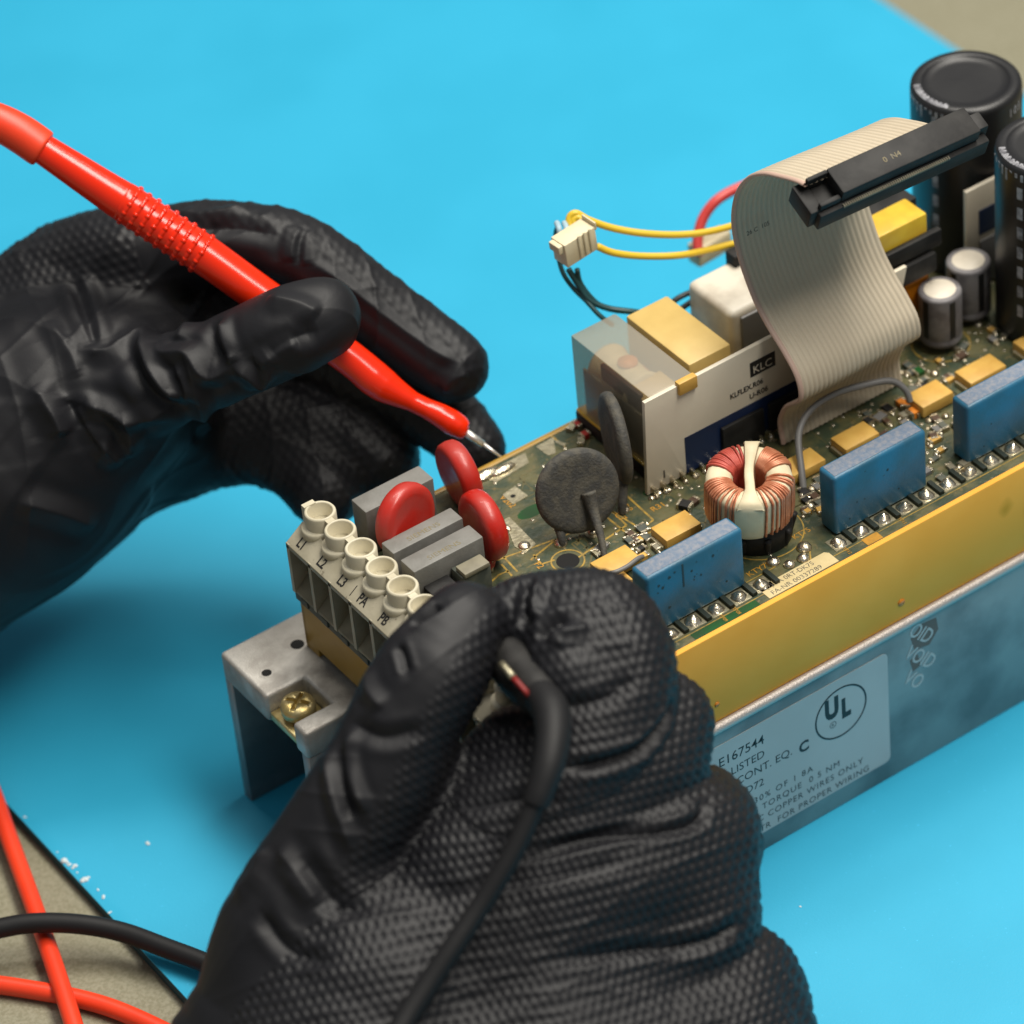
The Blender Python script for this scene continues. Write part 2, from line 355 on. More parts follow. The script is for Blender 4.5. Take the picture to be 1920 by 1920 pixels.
def ring_hole(name, x, y, z, r, parent, rim="alu"):
    b = MB(); b.lathe([(r, -.2), (r + .5, .03), (r + .55, 0.0), (r, -.2)], Matrix.Translation((x, y, z)), 24, 0, cap=False)
    b.lathe([(0.01, .02), (r, .02)], Matrix.Translation((x, y, z)), 24, 1, cap=False)
    return b.obj(name, [rim, "hole"], parent, fix=False)
ring_hole("threaded_hole", -10.8, 74.3, -23.4, 1.1, D)
ring_hole("threaded_hole", -0.9, 77.6, -23.4, 1.5, D)
# yellow tray
MB().box(0.4, XE, 0.95, 2.4, -23.35, 0.25).obj("tray_front_wall", "yellow", D, 0.35)
MB().box(0.4, XE, 74.6, 76, -23.35, 0.15).obj("tray_rear_wall", "yellow_shaded", D, 0.25)
tl = MB().prism([(76, -23.35), (71, -23.35), (71, -21.2), (30, -21.2), (30, -23.35), (2.4, -23.35), (2.4, -8.3), (76, -8.3)], 0.4, 1.8,
                Matrix([[0, 0, 1, 0], [1, 0, 0, 0], [0, 1, 0, 0], [0, 0, 0, 1]]))
tl.obj("tray_end_wall", "yellow_shaded", D, 0.2)
for px, r in ((53, 0.6), (101.5, 0.9)):
    MB().lathe([(r + .0, 0), (r, .12), (0.01, .14)], Matrix.Translation((px, 0.92, -18.5)) @ Matrix.Rotation(math.pi / 2, 4, 'X'), 16).obj("mould_pin_mark", "transf_o", D)
# board
pcb = MB().box(1.9, XE - 1, 2.45, 74.55, -1.6, 0.0).obj("green_board", "pcb", D)
B = pcb
def sub(o): return o
# copper / silk lines: thin raised strips
def strip(b, pts, wd, z=0.05, mi=0):
    for (a, c) in zip(pts[:-1], pts[1:]):
        a = Vector((a[0], a[1], 0)); c = Vector((c[0], c[1], 0)); d = (c - a); L_ = d.length
        ang = math.atan2(d.y, d.x)
        b.box(0, L_, -wd / 2, wd / 2, 0.0, z, mi, Matrix.Translation((a.x, a.y, 0)) @ Matrix.Rotation(ang, 4, 'Z'))
sk = MB()
tr = lambda l: [tuple(onz(x, y, 0)[:2]) for x, y in l]
for l in ([(900, 1062), (1045, 1010)], [(1085, 1045), (1175, 985), (1060, 875)], [(1145, 957), (1215, 1000), (1240, 985)], [(1128, 962), (1175, 1000)],
          [(995, 1050), (1042, 1012), (1090, 990)], [(1170, 925), (1225, 975), (1195, 1000)], [(1000, 1040), (1015, 1058), (1040, 1050)], [(945, 1045), (970, 1072)], [(920, 1092), (935, 1078), (955, 1070)],
          [(1030, 815), (1060, 838)], [(890, 1082), (905, 1102)], [(940, 1058), (960, 1080)]):
    strip(sk, tr(l), 0.45, 0.04)
for k in range(2): strip(sk, [(40 + 0 * k, 9.6 - 5.2 * k + 0.2), (77, 9.6 - 5.2 * k + 0.2)], 0.22)
strip(sk, [(86, 4.6), (150, 4.6)], 0.2); strip(sk, [(80.5, 3.3), (84.5, 9.2)], 0.3)
sk.obj("silkscreen_lines", "silk", B)["kind"] = "stuff"
def ring(b, x, y, r, wd, z0=0.0, z1=0.06, n=40, a0=0, a1=360, mi=0):
    vs = []; fs = []
    for k in range(n + 1):
        a = math.radians(a0 + (a1 - a0) * k / n)
        for rr, z in ((r, z0), (r, z1), (r + wd, z1), (r + wd, z0)): vs.append((x + rr * math.cos(a), y + rr * math.sin(a), z))
    for k in range(n):
        for j in range(4): fs.append((k * 4 + j, k * 4 + (j + 1) % 4, (k + 1) * 4 + (j + 1) % 4, (k + 1) * 4 + j))
    b.add(vs, fs, mi)
for a_ in ((44.4, 39.1, 3.3, .35), (80.5, 20.5, 8.8, .3), (148.7, 44.6, 6.2, .3)):
    rg = MB(); ring(rg, *a_); rg.obj("silkscreen_ring", "silk", B)
hb = MB(); hb.lathe([(0.01, .03), (2.45, .03)], Matrix.Translation((44.4, 39.1, 0)), 32, cap=False); hb.obj("mounting_hole", "hole", B, fix=False)
# orange silk texts
tx = MB()
def btxt(t, px, py, size, rot, b=tx, z=0.0, **k):
    p = onz(px, py, 0)
    text_into(b, t, Matrix.Translation((p[0], p[1], z + 0.03)) @ Matrix.Rotation(math.radians(rot), 4, 'Z'), size, **k)
for t_, x_ in (("T708", 61.2), ("T709", 57.8), ("T712", 89.9), ("T711", 104.5)):
    text_into(tx, t_, Matrix.Translation((x_, 5.3, .09)) @ Matrix.Rotation(-math.pi / 2, 4, 'Z'), 1.15)
btxt("KTY79", 1405, 1082, 2.1, 0); btxt("KT71", 1475, 1085, 2.0, 0); btxt("KT75", 1490, 1012, 2.0, 0)
btxt("V202", 935, 933, 2.2, -90); btxt("C7", 1150, 965, 2.4, -90); btxt("R31", 1225, 960, 2.2, 0); btxt("C71", 890, 1090, 2.2, -90, ); btxt("R8", 1165, 950, 2.2, -90); btxt("F2", 1000, 1058, 2.2, -90)
tx.obj("silkscreen_lettering", "silk_orange", B)["kind"] = "stuff"
og = MB().box(94.6, 98.6, 2.6, 4.9, 0.0, 0.08).obj("orange_marker", "silk_orange", B)
gp = MB(); gp.box(50, 66.5, 2.5, 4.4, 0, 0.05); gp.obj("bare_green_strip", "pcb_green", B)
gp = MB(); 
for x, y, a in ((60, 60, 4), (48, 57, 6), (72, 46, 5)): gp.lathe([(0.01, .02), (a * .6, .02)], Matrix.Translation((x, y, 0)) @ Matrix.Diagonal((1, .5, 1, 1)), 12, cap=False)
gp.obj("bare_green_patch", "pcb_green", B, fix=False)
# tinned pads at far left of the board, with solder fills
def pad(poly, name="tinned_pad", m="tin", z=0.12, blobs=()):
    b = MB().prism(poly, 0, z)
    for x, y, r, sx, sy in blobs: b.sphere((x, y, z), r, 1, 12, sx, sy, .45)
    return b.obj(name, [m, "solder"], B, 0.0)
q = lambda l: [tuple(onz(x, y, 0)[:2]) for x, y in l]
pad(q([(900, 893), (930, 905), (992, 868), (985, 850), (960, 862), (930, 878)]), blobs=[(47, 73, 2.4, 1.6, .7), (51, 72, 2.2, 1.5, .6), (44, 72, 1.2, 1.2, .8)])
pad(q([(1005, 838), (1038, 820), (1042, 850), (1028, 855)])); pad(q([(1040, 825), (1062, 832), (1058, 838), (1042, 830)]))
pad(q([(942, 928), (966, 912), (990, 930), (962, 947)]))
MB().lathe([(0.01, .16), (.55, .16)], Matrix.Translation((*onz(962, 931, 0)[:2], 0)), 12, cap=False).obj("pad_hole", "hole", B, fix=False)
pad(q([(945, 975), (955, 970), (1005, 1020), (985, 1038), (965, 1025)]), blobs=[(*onz(983, 1024, 0)[:2], 1.4, 1, 1), (*onz(950, 990, 0)[:2], 1, .7, 1.5)])
pad(q([(1035, 990), (1100, 962), (1112, 972), (1050, 1005)]), blobs=[(*onz(1062, 990, 0)[:2], .9, 1.3, 1), (*onz(1104, 972, 0)[:2], .9, 1, 1.4), (*onz(1082, 980, 0)[:2], .6, 2, .6)])
# solder joints in the long row: pyramid shaped fillet on a tinned square
def joint(x, y, i):
    b = MB().box(x - 2.05, x + 2.05, y - 1.95, y + 1.95, 0, .12)
    r = random.Random(i); n = 12; vs = []; fs = []
    prof = ((1.95, .12), (1.6, .5), (1.0, .9), (.5, 1.15 + r.random() * .3), (.2, 1.25 + r.random() * .4))
    ox, oy = r.uniform(-.4, .4), r.uniform(-.3, .3)
    for j, (rr, z) in enumerate(prof):
        for k in range(n):
            a = 2 * math.pi * k / n; sq = 1 + .14 * abs(math.cos(2 * a)) * (1 - j / 5) * -1 + r.uniform(-.12, .12)
            vs.append((x + ox * j / 4 + rr * sq * math.cos(a), y + oy * j / 4 + rr * sq * math.sin(a), z))
    for j in range(4):
        for k in range(n): fs.append((j * n + k, j * n + (k + 1) % n, (j + 1) * n + (k + 1) % n, (j + 1) * n + k))
    fs.append(tuple(4 * n + k for k in range(n)))
    b.add(vs, fs, 1, True)
    return b.obj("solder_joint", ["tin", "solder"], B, fix=False)
YP = 7.2
xs = [47.0 - 5.82 * k for k in range(1, 5)][::-1] + [47.0 + 5.82 * k for k in range(5)] + [90.45 + 5.82 * k for k in range(12)]
for i, x in enumerate(xs): joint(x, YP, i)
sl = MB()
for x in xs: sl.box(x + 2.35, x + 3.4, YP - 1.9, YP + 2.6, 0.0, 0.9)
sl.obj("row_dark_bars", "dark_bar", B)["kind"] = "stuff"  # dark green raised bars between the solder joints
for i, (px, py, r) in enumerate(((1450, 1055, 1.5), (1480, 1060, 1.3), (1508, 1028, 1.7), (1506, 1048, 1.4), (1052, 1020, 1.5), (1170, 957, 1.35), (1112, 998, 1.2), (1222, 935, .8), (1236, 925, .8), (1254, 920, .8), (1268, 912, .7), (1294, 885, .8), (1306, 892, .8), (1440, 1010, .8), (1464, 1002, .8), (1350, 1000, .9), (1770, 630, 1.2), (1752, 702, 1.1), (1724, 722, 1.0), (1690, 700, .9), (1682, 698, .8), (1835, 610, 1.0), (1742, 790, .9), (1757, 802, .9), (1760, 812, .9), (1773, 782, .9), (1745, 838, .8), (1522, 918, 1.0), (1505, 930, .9), (1520, 950, 1.0), (1690, 655, .8), (1706, 640, .8))):
    p = onz(px, py, 0)
    MB().sphere((p[0], p[1], .1), r, 0, 14, 1, 1, .75).obj("solder_blob", "solder", B, fix=False)

# dim copper runs and vias under the lacquer, too fine to pick apart
cu = MB(); rt = random.Random(5)
for k in range(230):
    x = rt.uniform(33, 175); y = rt.choice((rt.uniform(14, 27), rt.uniform(14, 27), rt.uniform(33, 45), rt.uniform(33, 72))); pts = [(x, y)]
    for j in range(rt.randint(1, 3)):
        L_ = rt.uniform(2, 9); a = rt.choice((0, 90, 180, 270, 45, 135))
        nx, ny = pts[-1][0] + L_ * math.cos(math.radians(a)), pts[-1][1] + L_ * math.sin(math.radians(a))
        if not (3 < nx < 200 and 12 < ny < 73): break
        pts.append((nx, ny))
    strip(cu, pts, rt.uniform(.18, .42), .02)
o = cu.obj("copper_runs", "trace", B); o["kind"] = "stuff"
vi = MB()
for k in range(300):
    x = rt.uniform(33, 180); y = rt.choice((rt.uniform(13, 27), rt.uniform(33, 44), rt.uniform(33, 73)))
    if (x - 44.4) ** 2 + (y - 39.1) ** 2 < 20: continue
    vi.lathe([(.45, 0), (.42, .06), (.2, .09), (.05, .05)], Matrix.Translation((x, y, 0)), 8, cap=False)
o = vi.obj("via_pads", "solder", B, fix=False); o["kind"] = "stuff"
# adhesive board label with serial
lb = MB().prism([(69, 6.0), (69.6, 6.8), (86.3, 6.8), (87.0, 6.0), (87, 2.7), (69, 2.7)], 0.0, .12)
lb = lb.obj("board_label", "label_y", D)
lt = MB()
text_into(lt, "(7) FA 0RT-DK75", Matrix.Translation((70.2, 5.15, .14)), 1.75, sx=.98, ext=.01)
text_into(lt, "FA-NR 00337289", Matrix.Translation((70.2, 3.15, .14)), 1.75, sx=1.05, ext=.01)
lt.obj("lettering", "ink2", lb)

# terminal block ------------------------------------------------------------
tb = MB()
XZ = Matrix([[1, 0, 0, 0], [0, 0, 1, 0], [0, 1, 0, 0], [0, 0, 0, 1]])   # prism in the x-z plane, extruded along y
Y1, Y0 = 74.9, -1.8
tb.prism([(2.2, -6), (9.6, -6), (9.6, 9.9), (3.2, 9.9), (2.2, 9.1)], Y0, Y1, XZ, 0)
tb.prism([(-1.5, 6.1), (-1.5, 7.2), (3.2, 10.6), (3.4, 9.4), (2.1, 8.2)], Y0, Y1, XZ, 1)
tb.prism([(-1.3, -6), (2.2, -6), (2.2, -2.2), (-1.3, -5.2)], Y0, Y1, XZ, 0)
for k in range(11):
    y = 74.9 - 7.62 * k - (0.6 if k else 0.0)
    tb.box(-1.5, 2.3, y - 1.3, y, -6.0, 7.4, 2)
    tb.box(-1.1, 2.25, y - 6.6, y - 1.3, -1.9, -1.6, 0) if False else None
house = tb.obj("terminal_block", ["beige_d", "beige", "beige"], D, 0.15)
bs = MB(); bs.box(-1.0, 1.8, Y0, Y1, -8.4, -6.05)
for k in range(10):
    y = 71 - 7.62 * k; bs.box(-1.5, 0, y - 1.6, y + .8, -7.6, -6.0)
bs.obj("base_strip", "slate", house, 0.15)
for k in range(10):
    y = 71.0 - 7.62 * k; b = MB(); T = Matrix.Translation((5.5, y, 0))
    b.lathe([(3.35, 9.0), (3.35, 14.3), (3.1, 14.7), (2.75, 14.7), (2.6, 14.45), (2.6, 8.6), (0.02, 8.6)], T, 40, 0, cap=False)
    b.lathe([(3.6, 8.8), (3.6, 10.9), (3.3, 11.2)], Matrix.Translation((4.6, y, 0)), 32, 0, cap=True)
    if k < 9: b.box(4.6, 6.4, y - 4.6, y - 3.0, 9.5, 14.45)
    if k == 0: b.box(3.4, 6.2, y + 2.6, y + 3.9, 9.5, 14.8)
    b.obj("screw_collar", "cream", house, 0)
    b = MB(); b.lathe([(2.4, 8.7), (2.4, 10.6), (2.1, 11.0), (0.02, 11.0)] if k == 2 else [(2.3, 8.5), (2.3, 9.2), (2.0, 9.5), (0.02, 9.5)], T, 24, 0, cap=False)
    zz = 11.02 if k == 2 else 9.52
    b.box(-2.0, 2.0, -.35, .35, zz - .02, zz + .05, 1, T @ Matrix.Rotation(math.radians(-30 + 40 * (k % 3)), 4, 'Z'))
    b.obj("clamp_screw", ["tin" if k in (1, 2) else "beige_d", "hole"], house, fix=False)
lt = MB()
sl_dir = Vector((4.7, 0, 3.4)).normalized()
for k, t in enumerate(("L1", "L2", "L3", "PA", "PB", None, None, None, None, "M")):
    if not t: continue
    y = 74.9 - 7.62 * (k + .5) - 0.1
    o = Vector((-1.5, y, 7.2)) + sl_dir * 1.15 + Vector((-.03, 0, .05))
    text_into(lt, t, frame(o, (0, -1, 0), sl_dir), 3.1, sx=.78, align='CENTER', ext=.03, bold=0.05)
y = 74.9 - 7.62 * 3 - .2; o = Vector((-1.5, y, 7.2)) + sl_dir * 1.0
lt.box(0, .18, 0, 2.6, -.02, .06, 0, frame(o, (0, -1, 0), sl_dir))
lt.obj("lettering", "ink", house)

# grey box capacitors -------------------------------------------------------
def grey_box(x0, x1, y0, y1, h, txt):
    o = bbox_obj("grey_capacitor", x0, x1, y0, y1, 0.3, h, "grey_box", D, 0.35)
    if txt:
        b = MB(); text_into(b, txt, Matrix.Translation(((x0 + x1) / 2, y0 + 1.2, h + .02)), 1.8, align='CENTER', sx=1.2, ext=.01); b.obj("lettering", "gold_ink", o)
    return o
grey_box(11, 28.4, 52.4, 57, 12, "SIEMENS"); grey_box(11, 28.2, 44.8, 50, 12, "SIEMENS"); grey_box(13.9, 31, 67, 72.6, 12, None)
rs = bbox_obj("grey_block", 19.5, 26.5, 40.2, 44.6, 0.2, 8.6, "slate", D, 0.3); bbox_obj("clip_plate", 19.8, 26.0, 39.6, 43.2, 8.6, 9.8, "beige_d", rs, 0.3)
bbox_obj("dark_body", 12.5, 18.5, 40.5, 44.5, 0.2, 7.6, "black_pl", D, 0.3)

# lens shaped varistors ----------------------------------------------------
def disc(name, c, nrm, r, th, m, legs=(), lip_=None):
    n = Vector(nrm).normalized(); T = Matrix.Translation(c) @ n.to_track_quat('Z', 'Y').to_matrix().to_4x4()
    b = MB(); h = th / 2
    prof = [(.02, -h * .82), (r * .55, -h * .82), (r * .72, -h * .87), (r * .88, -h * .84), (r * .97, -h * .55), (r, 0), (r * .97, h * .55), (r * .88, h * .84), (r * .72, h * .87), (r * .55, h * .82), (.02, h * .82)]
    b.lathe(prof, T, 56, cap=False)
    o = b.obj(name, m, D, fix=True)
    if lip_:
        b = MB(); b.tube([Vector(p) for p in lip_[0]], lip_[1], 10); b.obj("lead_coating", m, o)
    b = MB()
    for l in legs: b.tube([Vector(p) for p in l], .45, 8)
    if legs: b.obj("lead", "tin", o)
    return o
disc("red_varistor", (19.4, 60.6, 11.3), (0.30, -1, 0.12), 8.0, 4.9, "red_epoxy", [[(22, 62, 4), (22, 62, 0)], [(27, 62, 4), (27, 62, 0)]])
disc("red_varistor", (38.2, 68.6, 8.2), (-1, .12, -.05), 7.5, 5.2, "red_epoxy", [[(38, 66, 3), (38, 65, 0)]])
disc("red_varistor", (32.4, 51.2, 8.6), (-1, .10, 0), 7.8, 5.2, "red_epoxy", [[(31, 47, 3), (30.3, 46.6, 0)]], ([(31.6, 48.4, 4), (30.6, 47.4, 1.6), (30.2, 47, .2)], [1.6, 1.1, .6]))
g1 = disc("grey_disc_capacitor", (52.8, 46.2, 9.9), (-.22, -1, .38), 9.3, 2.9, "grey_epoxy", (), ([(54.2, 44.2, 10.0), (53.6, 42.0, 6.6), (52.2, 37.8, 3.0), (50.6, 34.6, 0.2)], [1.7, 1.2, .8, .6]))
MB().tube([(47.6, 46.5, 4), (46.6, 44.2, 2), (46.2, 43.6, 0)], [1.4, .9, .6], 10).obj("lead_coating", "grey_epoxy", g1)
p = onz(1112, 1000, 0); b = MB(); ring(b, p[0], p[1], 1.0, .7, 0, .2, 20); b.obj("eyelet", "tin", B)
g2 = disc("grey_disc_capacitor", (67.4, 52.4, 12.2), (0.93, -.36, 0.0), 10.2, 3.2, "grey_epoxy", ())
MB().tube([(64.5, 46.5, 6), (62.6, 44.5, 2.5), (62.0, 44.0, 0)], [1.2, 1.0, .8], 10).obj("lead_coating", "grey_epoxy", g2)

# blue film capacitors ----------------------------------------------------
def blue_cap(x0, marks):
    x1 = x0 + 24.4
    o = bbox_obj("blue_film_capacitor", x0, x1, 9.0, 14.4, 0.15, 15.5, "blue_cap", D, 0.85, 3)
    bbox_obj("dust_layer", x0 + .75, x1 - .75, 9.75, 13.65, 15.48, 15.56, "dust", o, 0.03)
    b = MB()
    for kx, kz, r in marks:
        n = 9; r0 = random.Random(int(kx * 97 + kz * 13))
        poly = [(kx + r * r0.uniform(.7, 1.2) * math.cos(2 * math.pi * j / n), kz + r * r0.uniform(.7, 1.2) * math.sin(2 * math.pi * j / n)) for j in range(n)]
        b.prism(poly, -8.985, -8.94, Matrix([[1, 0, 0, 0], [0, 0, -1, 0], [0, 1, 0, 0], [0, 0, 0, 1]]))
    return o, b
o, b = blue_cap(43.4, ((46.3, 12.2, .35), (47.3, 11.2, .4), (49, 12.9, .4), (50.4, 13.6, .3), (60, 12.6, .35), (54.6, 11.6, .3), (55.2, 9.7, .22), (56.8, 9.3, .3), (48.6, 5.2, .4), (55, 9, .2), (46, 10.5, .2), (63, 4, .3)))
b.box(52.2, 52.62, 8.93, 9.01, 8.6, 14.6); b.obj("printed_marks", "mark", o)
o, b = blue_cap(91.3, ((105.2, 10.6, .3), (95, 3, .2), (97, 6.4, .2), (108, 4, .2))); b.obj("printed_marks", "mark", o)
o, b = blue_cap(126.7, ((133, 8, .2), (131, 3, .2))); b.obj("printed_marks", "mark", o)
blue_cap(162.5, ((170, 8, .2),))[1].obj("printed_marks", "mark", None) if False else None

# amber blocks on the board -----------------------------------------------
for i, (x0, x1, y0, y1, h) in enumerate(((45.9, 55, 27.9, 33.2, 2.6), (61.8, 70.8, 27.9, 33.6, 3.0), (94.8, 103.4, 27.6, 33, 2.7), (108.4, 117.4, 27, 32.4, 2.8), (129.3, 137.7, 27, 32.9, 3.2), (142.4, 152.2, 26.8, 32.4, 3.0), (158.5, 167.5, 26.8, 32.2, 3.0))):
    o = bbox_obj("amber_capacitor", x0, x1, y0, y1, 0.3, h, "amber", D, 0.22)
    b = MB(); b.box(x0 - .7, x0 - .02, y0 + .8, y1 - .8, 0.0, 1.2); b.box(x1 + .02, x1 + .7, y0 + .8, y1 - .8, 0.0, 1.2); b.obj("end_terminal", "tin", o)
# small chips
def chip(px, py, l=3.0, wd=1.6, h=.8, rot=0, m="slate"):
    p = onz(px, py, 0); T = Matrix.Translation((p[0], p[1], 0)) @ Matrix.Rotation(math.radians(rot), 4, 'Z')
    b = MB(); b.box(-l / 2 + .5, l / 2 - .5, -wd / 2, wd / 2, .05, h, 0, T); b.box(-l / 2, -l / 2 + .52, -wd / 2 - .05, wd / 2 + .05, 0, h + .04, 1, T); b.box(l / 2 - .52, l / 2, -wd / 2 - .05, wd / 2 + .05, 0, h + .04, 1, T)
    b.obj("chip_part", [m, "solder"], D)
for a in ((1128, 1030, 3.6, 2, .9, 20, "grey_pl"), (1120, 1040, 2.6, 1.6, .8, 90, "tin"), (1205, 995, 2.8, 2.2, .9, 90, "slate"), (1195, 1015, 2.6, 1.6, .8, 80, "brown"), (1183, 1005, 2.4, 1.4, .8, 90, "brown"), (1212, 1012, 2.6, 1.6, .9, 90, "slate"), (1285, 952, 3.2, 2.2, 1.3, -60, "black_pl"), (1300, 945, 2.6, 1.8, 1.1, 10, "brown"), (1150, 1085, 3, 2, 1.2, 80, "amber"), (1135, 1092, 2.6, 1.6, 1, 90, "orange"), (1160, 1108, 3, 1.8, 1.0, 80, "brown"), (1168, 1095, 2.6, 1.6, 1.1, 85, "tin"), (1650, 785, 3.6, 2, .8, 10, "grey_pl"), (1700, 765, 2.8, 2, 1.6, 45, "orange"), (1716, 778, 3.4, 2.2, 1.6, 0, "orange"), (1690, 760, 2.6, 1.6, 1.2, 90, "orange"), (1755, 790, 2.6, 1.6, 1, 80, "brown"), (1768, 803, 2.8, 1.5, 1, 85, "slate"), (1750, 822, 2.4, 1.5, 1, 70, "brown"), (1725, 848, 2.6, 1.4, 1, 80, "amber"), (1535, 905, 2.8, 1.6, .9, 80, "slate"), (1512, 942, 2.6, 1.6, .9, 90, "black_pl"), (1528, 935, 2.8, 1.6, .9, 85, "brown"), (1510, 962, 2.6, 1.4, .9, 70, "brown"), (1538, 960, 2.6, 1.4, .9, 75, "amber"), (1500, 870, 3, 1.4, .8, 0, "slate"), (1665, 720, 3, 2, 1, 40, "slate"), (1712, 735, 3, 2, 1, 40, "slate"), (1723, 700, 2.6, 2, 1, 0, "pcb_green"), (1703, 690, 2.6, 1.6, 1, 90, "slate"), (1745, 730, 5, 2.4, .9, -35, "black_pl"), (1085, 800, 2.4, 1.6, 1.2, 90, "red_epoxy"), (1072, 805, 2.4, 1.6, 1, 30, "tin"), (1097, 820, 2.2, 1.6, 1.2, 0, "red_epoxy"), (1090, 832, 2.2, 1.4, 1, 50, "tin"), (1240, 912, 2, 1.2, .8, 90, "tin"), (1780, 715, 3, 1.5, .9, 0, "amber"), (1806, 655, 3, 1.6, 1, 20, "slate"), (1695, 640, 3, 1.8, 1, 70, "amber"), (1350, 1040, 2.4, 1.3, .8, 0, "brown")):
    chip(*a)
rt = random.Random(11); used = []
def free(x, y, d): return all(abs(x - a) + abs(y - b_) > d for a, b_ in used)
for k in range(400):
    if len(used) > 62: break
    x, y = rt.choice(((rt.uniform(66, 92), rt.uniform(15.5, 26)), (rt.uniform(46, 68), rt.uniform(16, 26)), (rt.uniform(92, 160), rt.uniform(16, 25)), (rt.uniform(118, 128), rt.uniform(26, 36)), (rt.uniform(134, 170), rt.uniform(34, 42)), (rt.uniform(117, 129), rt.uniform(8, 24)), (rt.uniform(56, 61), rt.uniform(26, 36))))
    if (x - 79.6) ** 2 + (y - 20.6) ** 2 < 110 or not free(x, y, 3.4): continue
    used.append((x, y)); l_, w_ = rt.choice(((2.6, 1.4), (2.2, 1.2), (3.2, 1.7))); T = Matrix.Translation((x, y, 0)) @ Matrix.Rotation(math.radians(rt.choice((0, 90, 90, 4, 86))), 4, 'Z'); h_ = rt.uniform(.6, 1.1)
    b = MB(); b.box(-l_ / 2 + .45, l_ / 2 - .45, -w_ / 2, w_ / 2, .05, h_, 0, T)
    for sg in (-1, 1):
        b.box(sg * (l_ / 2 - .24) - .24, sg * (l_ / 2 - .24) + .24, -w_ / 2 - .05, w_ / 2 + .05, 0, h_ + .04, 1, T); c_ = T @ Vector((sg * (l_ / 2 + .2), 0, .05)); b.sphere(c_, .62, 1, 8, 1, 1, .8)
    b.obj("chip_part", [rt.choice(("slate", "brown", "amber", "grey_pl", "beige_d", "black_pl")), "solder"], D, fix=False)
sp = MB(); b = MB().box(46.2, 50.2, 24.0, 27.3, .2, 1.9); b.obj("amber_capacitor", "amber", D, .2)

# relay with clear cover ---------------------------------------------------
rel = MB().box(72.6, 84.4, 46.6, 74.5, 3.2, 24.0).obj("clear_relay", "clear", D, 0.5)
bbox_obj("relay_base", 72.3, 84.6, 46.3, 74.7, 0.2, 3.2, "black_pl", rel, .2)
bbox_obj("gasket_line", 72.45, 84.5, 46.45, 74.6, 3.2, 3.9, "transf", rel, .1)
b = MB(); b.lathe([(4.9, 0), (5.1, 1), (4.6, 2), (4.6, 12), (5.1, 13), (4.9, 14)], Matrix.Translation((78.5, 70.5, 15.6)) @ Matrix.Rotation(math.pi / 2, 4, 'X'), 24); b.obj("relay_coil", "tape", rel)
bbox_obj("yoke_plate", 74.2, 83.0, 50.0, 57, 17.2, 19.6, "yellow_box", rel, .2)
bbox_obj("contact_carrier", 74.6, 82.6, 48.4, 53.5, 3.4, 17, "yellow_box", rel, .3)
for k in range(3): bbox_obj("contact_spring", 75 + 2.6 * k, 76.4 + 2.6 * k, 49, 61, 17.6 + .5 * k, 18.2 + .5 * k, "copper", rel, .1)
bbox_obj("side_frame", 73.4, 74.0, 50, 72, 4, 16, "beige_d", rel, .1)
bbox_obj("armature", 74.0, 74.9, 52, 66, 4, 20.5, "brown", rel, .1); bbox_obj("coil_terminal", 75.5, 77.0, 47.4, 48.2, 3.5, 14, "steel", rel, .1); bbox_obj("coil_terminal", 80.0, 81.5, 47.4, 48.2, 3.5, 14, "steel", rel, .1)
b = MB(); b.lathe([(2.2, 0), (2.2, .5)], Matrix.Translation((79, 63, 20)), 16); b.obj("contact_disc", "orange", rel)

bbox_obj("straw_box", 85.2, 96.2, 49.4, 71.8, 0.2, 24.3, "yellow_box", D, 0.5)
bbox_obj("end_tab", 78.8, 83.6, 44.2, 45.9, 22.4, 25.6, "amber", D, .3)
wb = bbox_obj("white_module", 104.2, 124, 60, 76, 0.2, 21.6, "white_pl", D, 1.6, 3)
bbox_obj("grey_front", 106.4, 124.4, 59.2, 60.3, 0.2, 20.0, "grey_pl", wb, .8)
bbox_obj("black_heatsink", 115.0, 119.0, 72.5, 76, 0, 24.5, "black_pl", D, .2)

# ceramic hybrid plate -----------------------------------------------------
XZp = Matrix([[1, 0, 0, 0], [0, 0, -1, 0], [0, 1, 0, 0], [0, 0, 0, 1]])
cer = MB().prism([(69.4, 0.2), (79.6, 0.6), (79.6, 1.2), (134, 1.2), (140.2, 25.2), (70.4, 24.6)], -46, -45, XZp).obj("ceramic_hybrid_plate", "ceramic", D, 0.1)
nv = MB().prism([(79.7, .8), (133.8, .8), (135.5, 10.3), (79.7, 10.3)], -45.05, -44.93, XZp).obj("navy_glaze_area", "navy", cer)
bk = MB(); bk.box(89, 100, 44.0, 44.95, 0.8, 8.2); bk.box(101.5, 112, 44.0, 44.95, .8, 8.2); bk.obj("black_chip", "black_pl", cer, .2)
lt = MB(); F = frame((0, 44.93, 0), (1, 0, 0), (0, 0, 1))
def ct(t, x, z, s, **k): text_into(lt, t, F @ Matrix.Translation((x, z, 0)), s, **k)
ct("1", 73.2, 2.6, 3.0); ct("KLFLEX.R06", 92.0, 14.2, 1.9, bold=.03, sx=.9); ct("U-R06", 97.0, 11.6, 1.9, bold=.03)
lt.box(97.6, 104.2, 44.88, 44.96, 17.2, 21.0)
lt.obj("lettering", "ink", cer)
l2 = MB(); text_into(l2, "KLC", F @ Matrix.Translation((98.2, 17.9, .06)), 2.8, ext=.02, sx=1.0); l2.obj("reversed_lettering", "ceramic", cer)
for k in range(14):
    x = 70.6 + 2.54 * k; b = MB(); b.box(x - .3, x + .3, 43.6, 45.0, .1, 2.1 if k < 4 else 1.6); b.sphere((x, 43.4, .1), .75, 0, 8); b.obj("plate_pin", "solder", cer, fix=False)

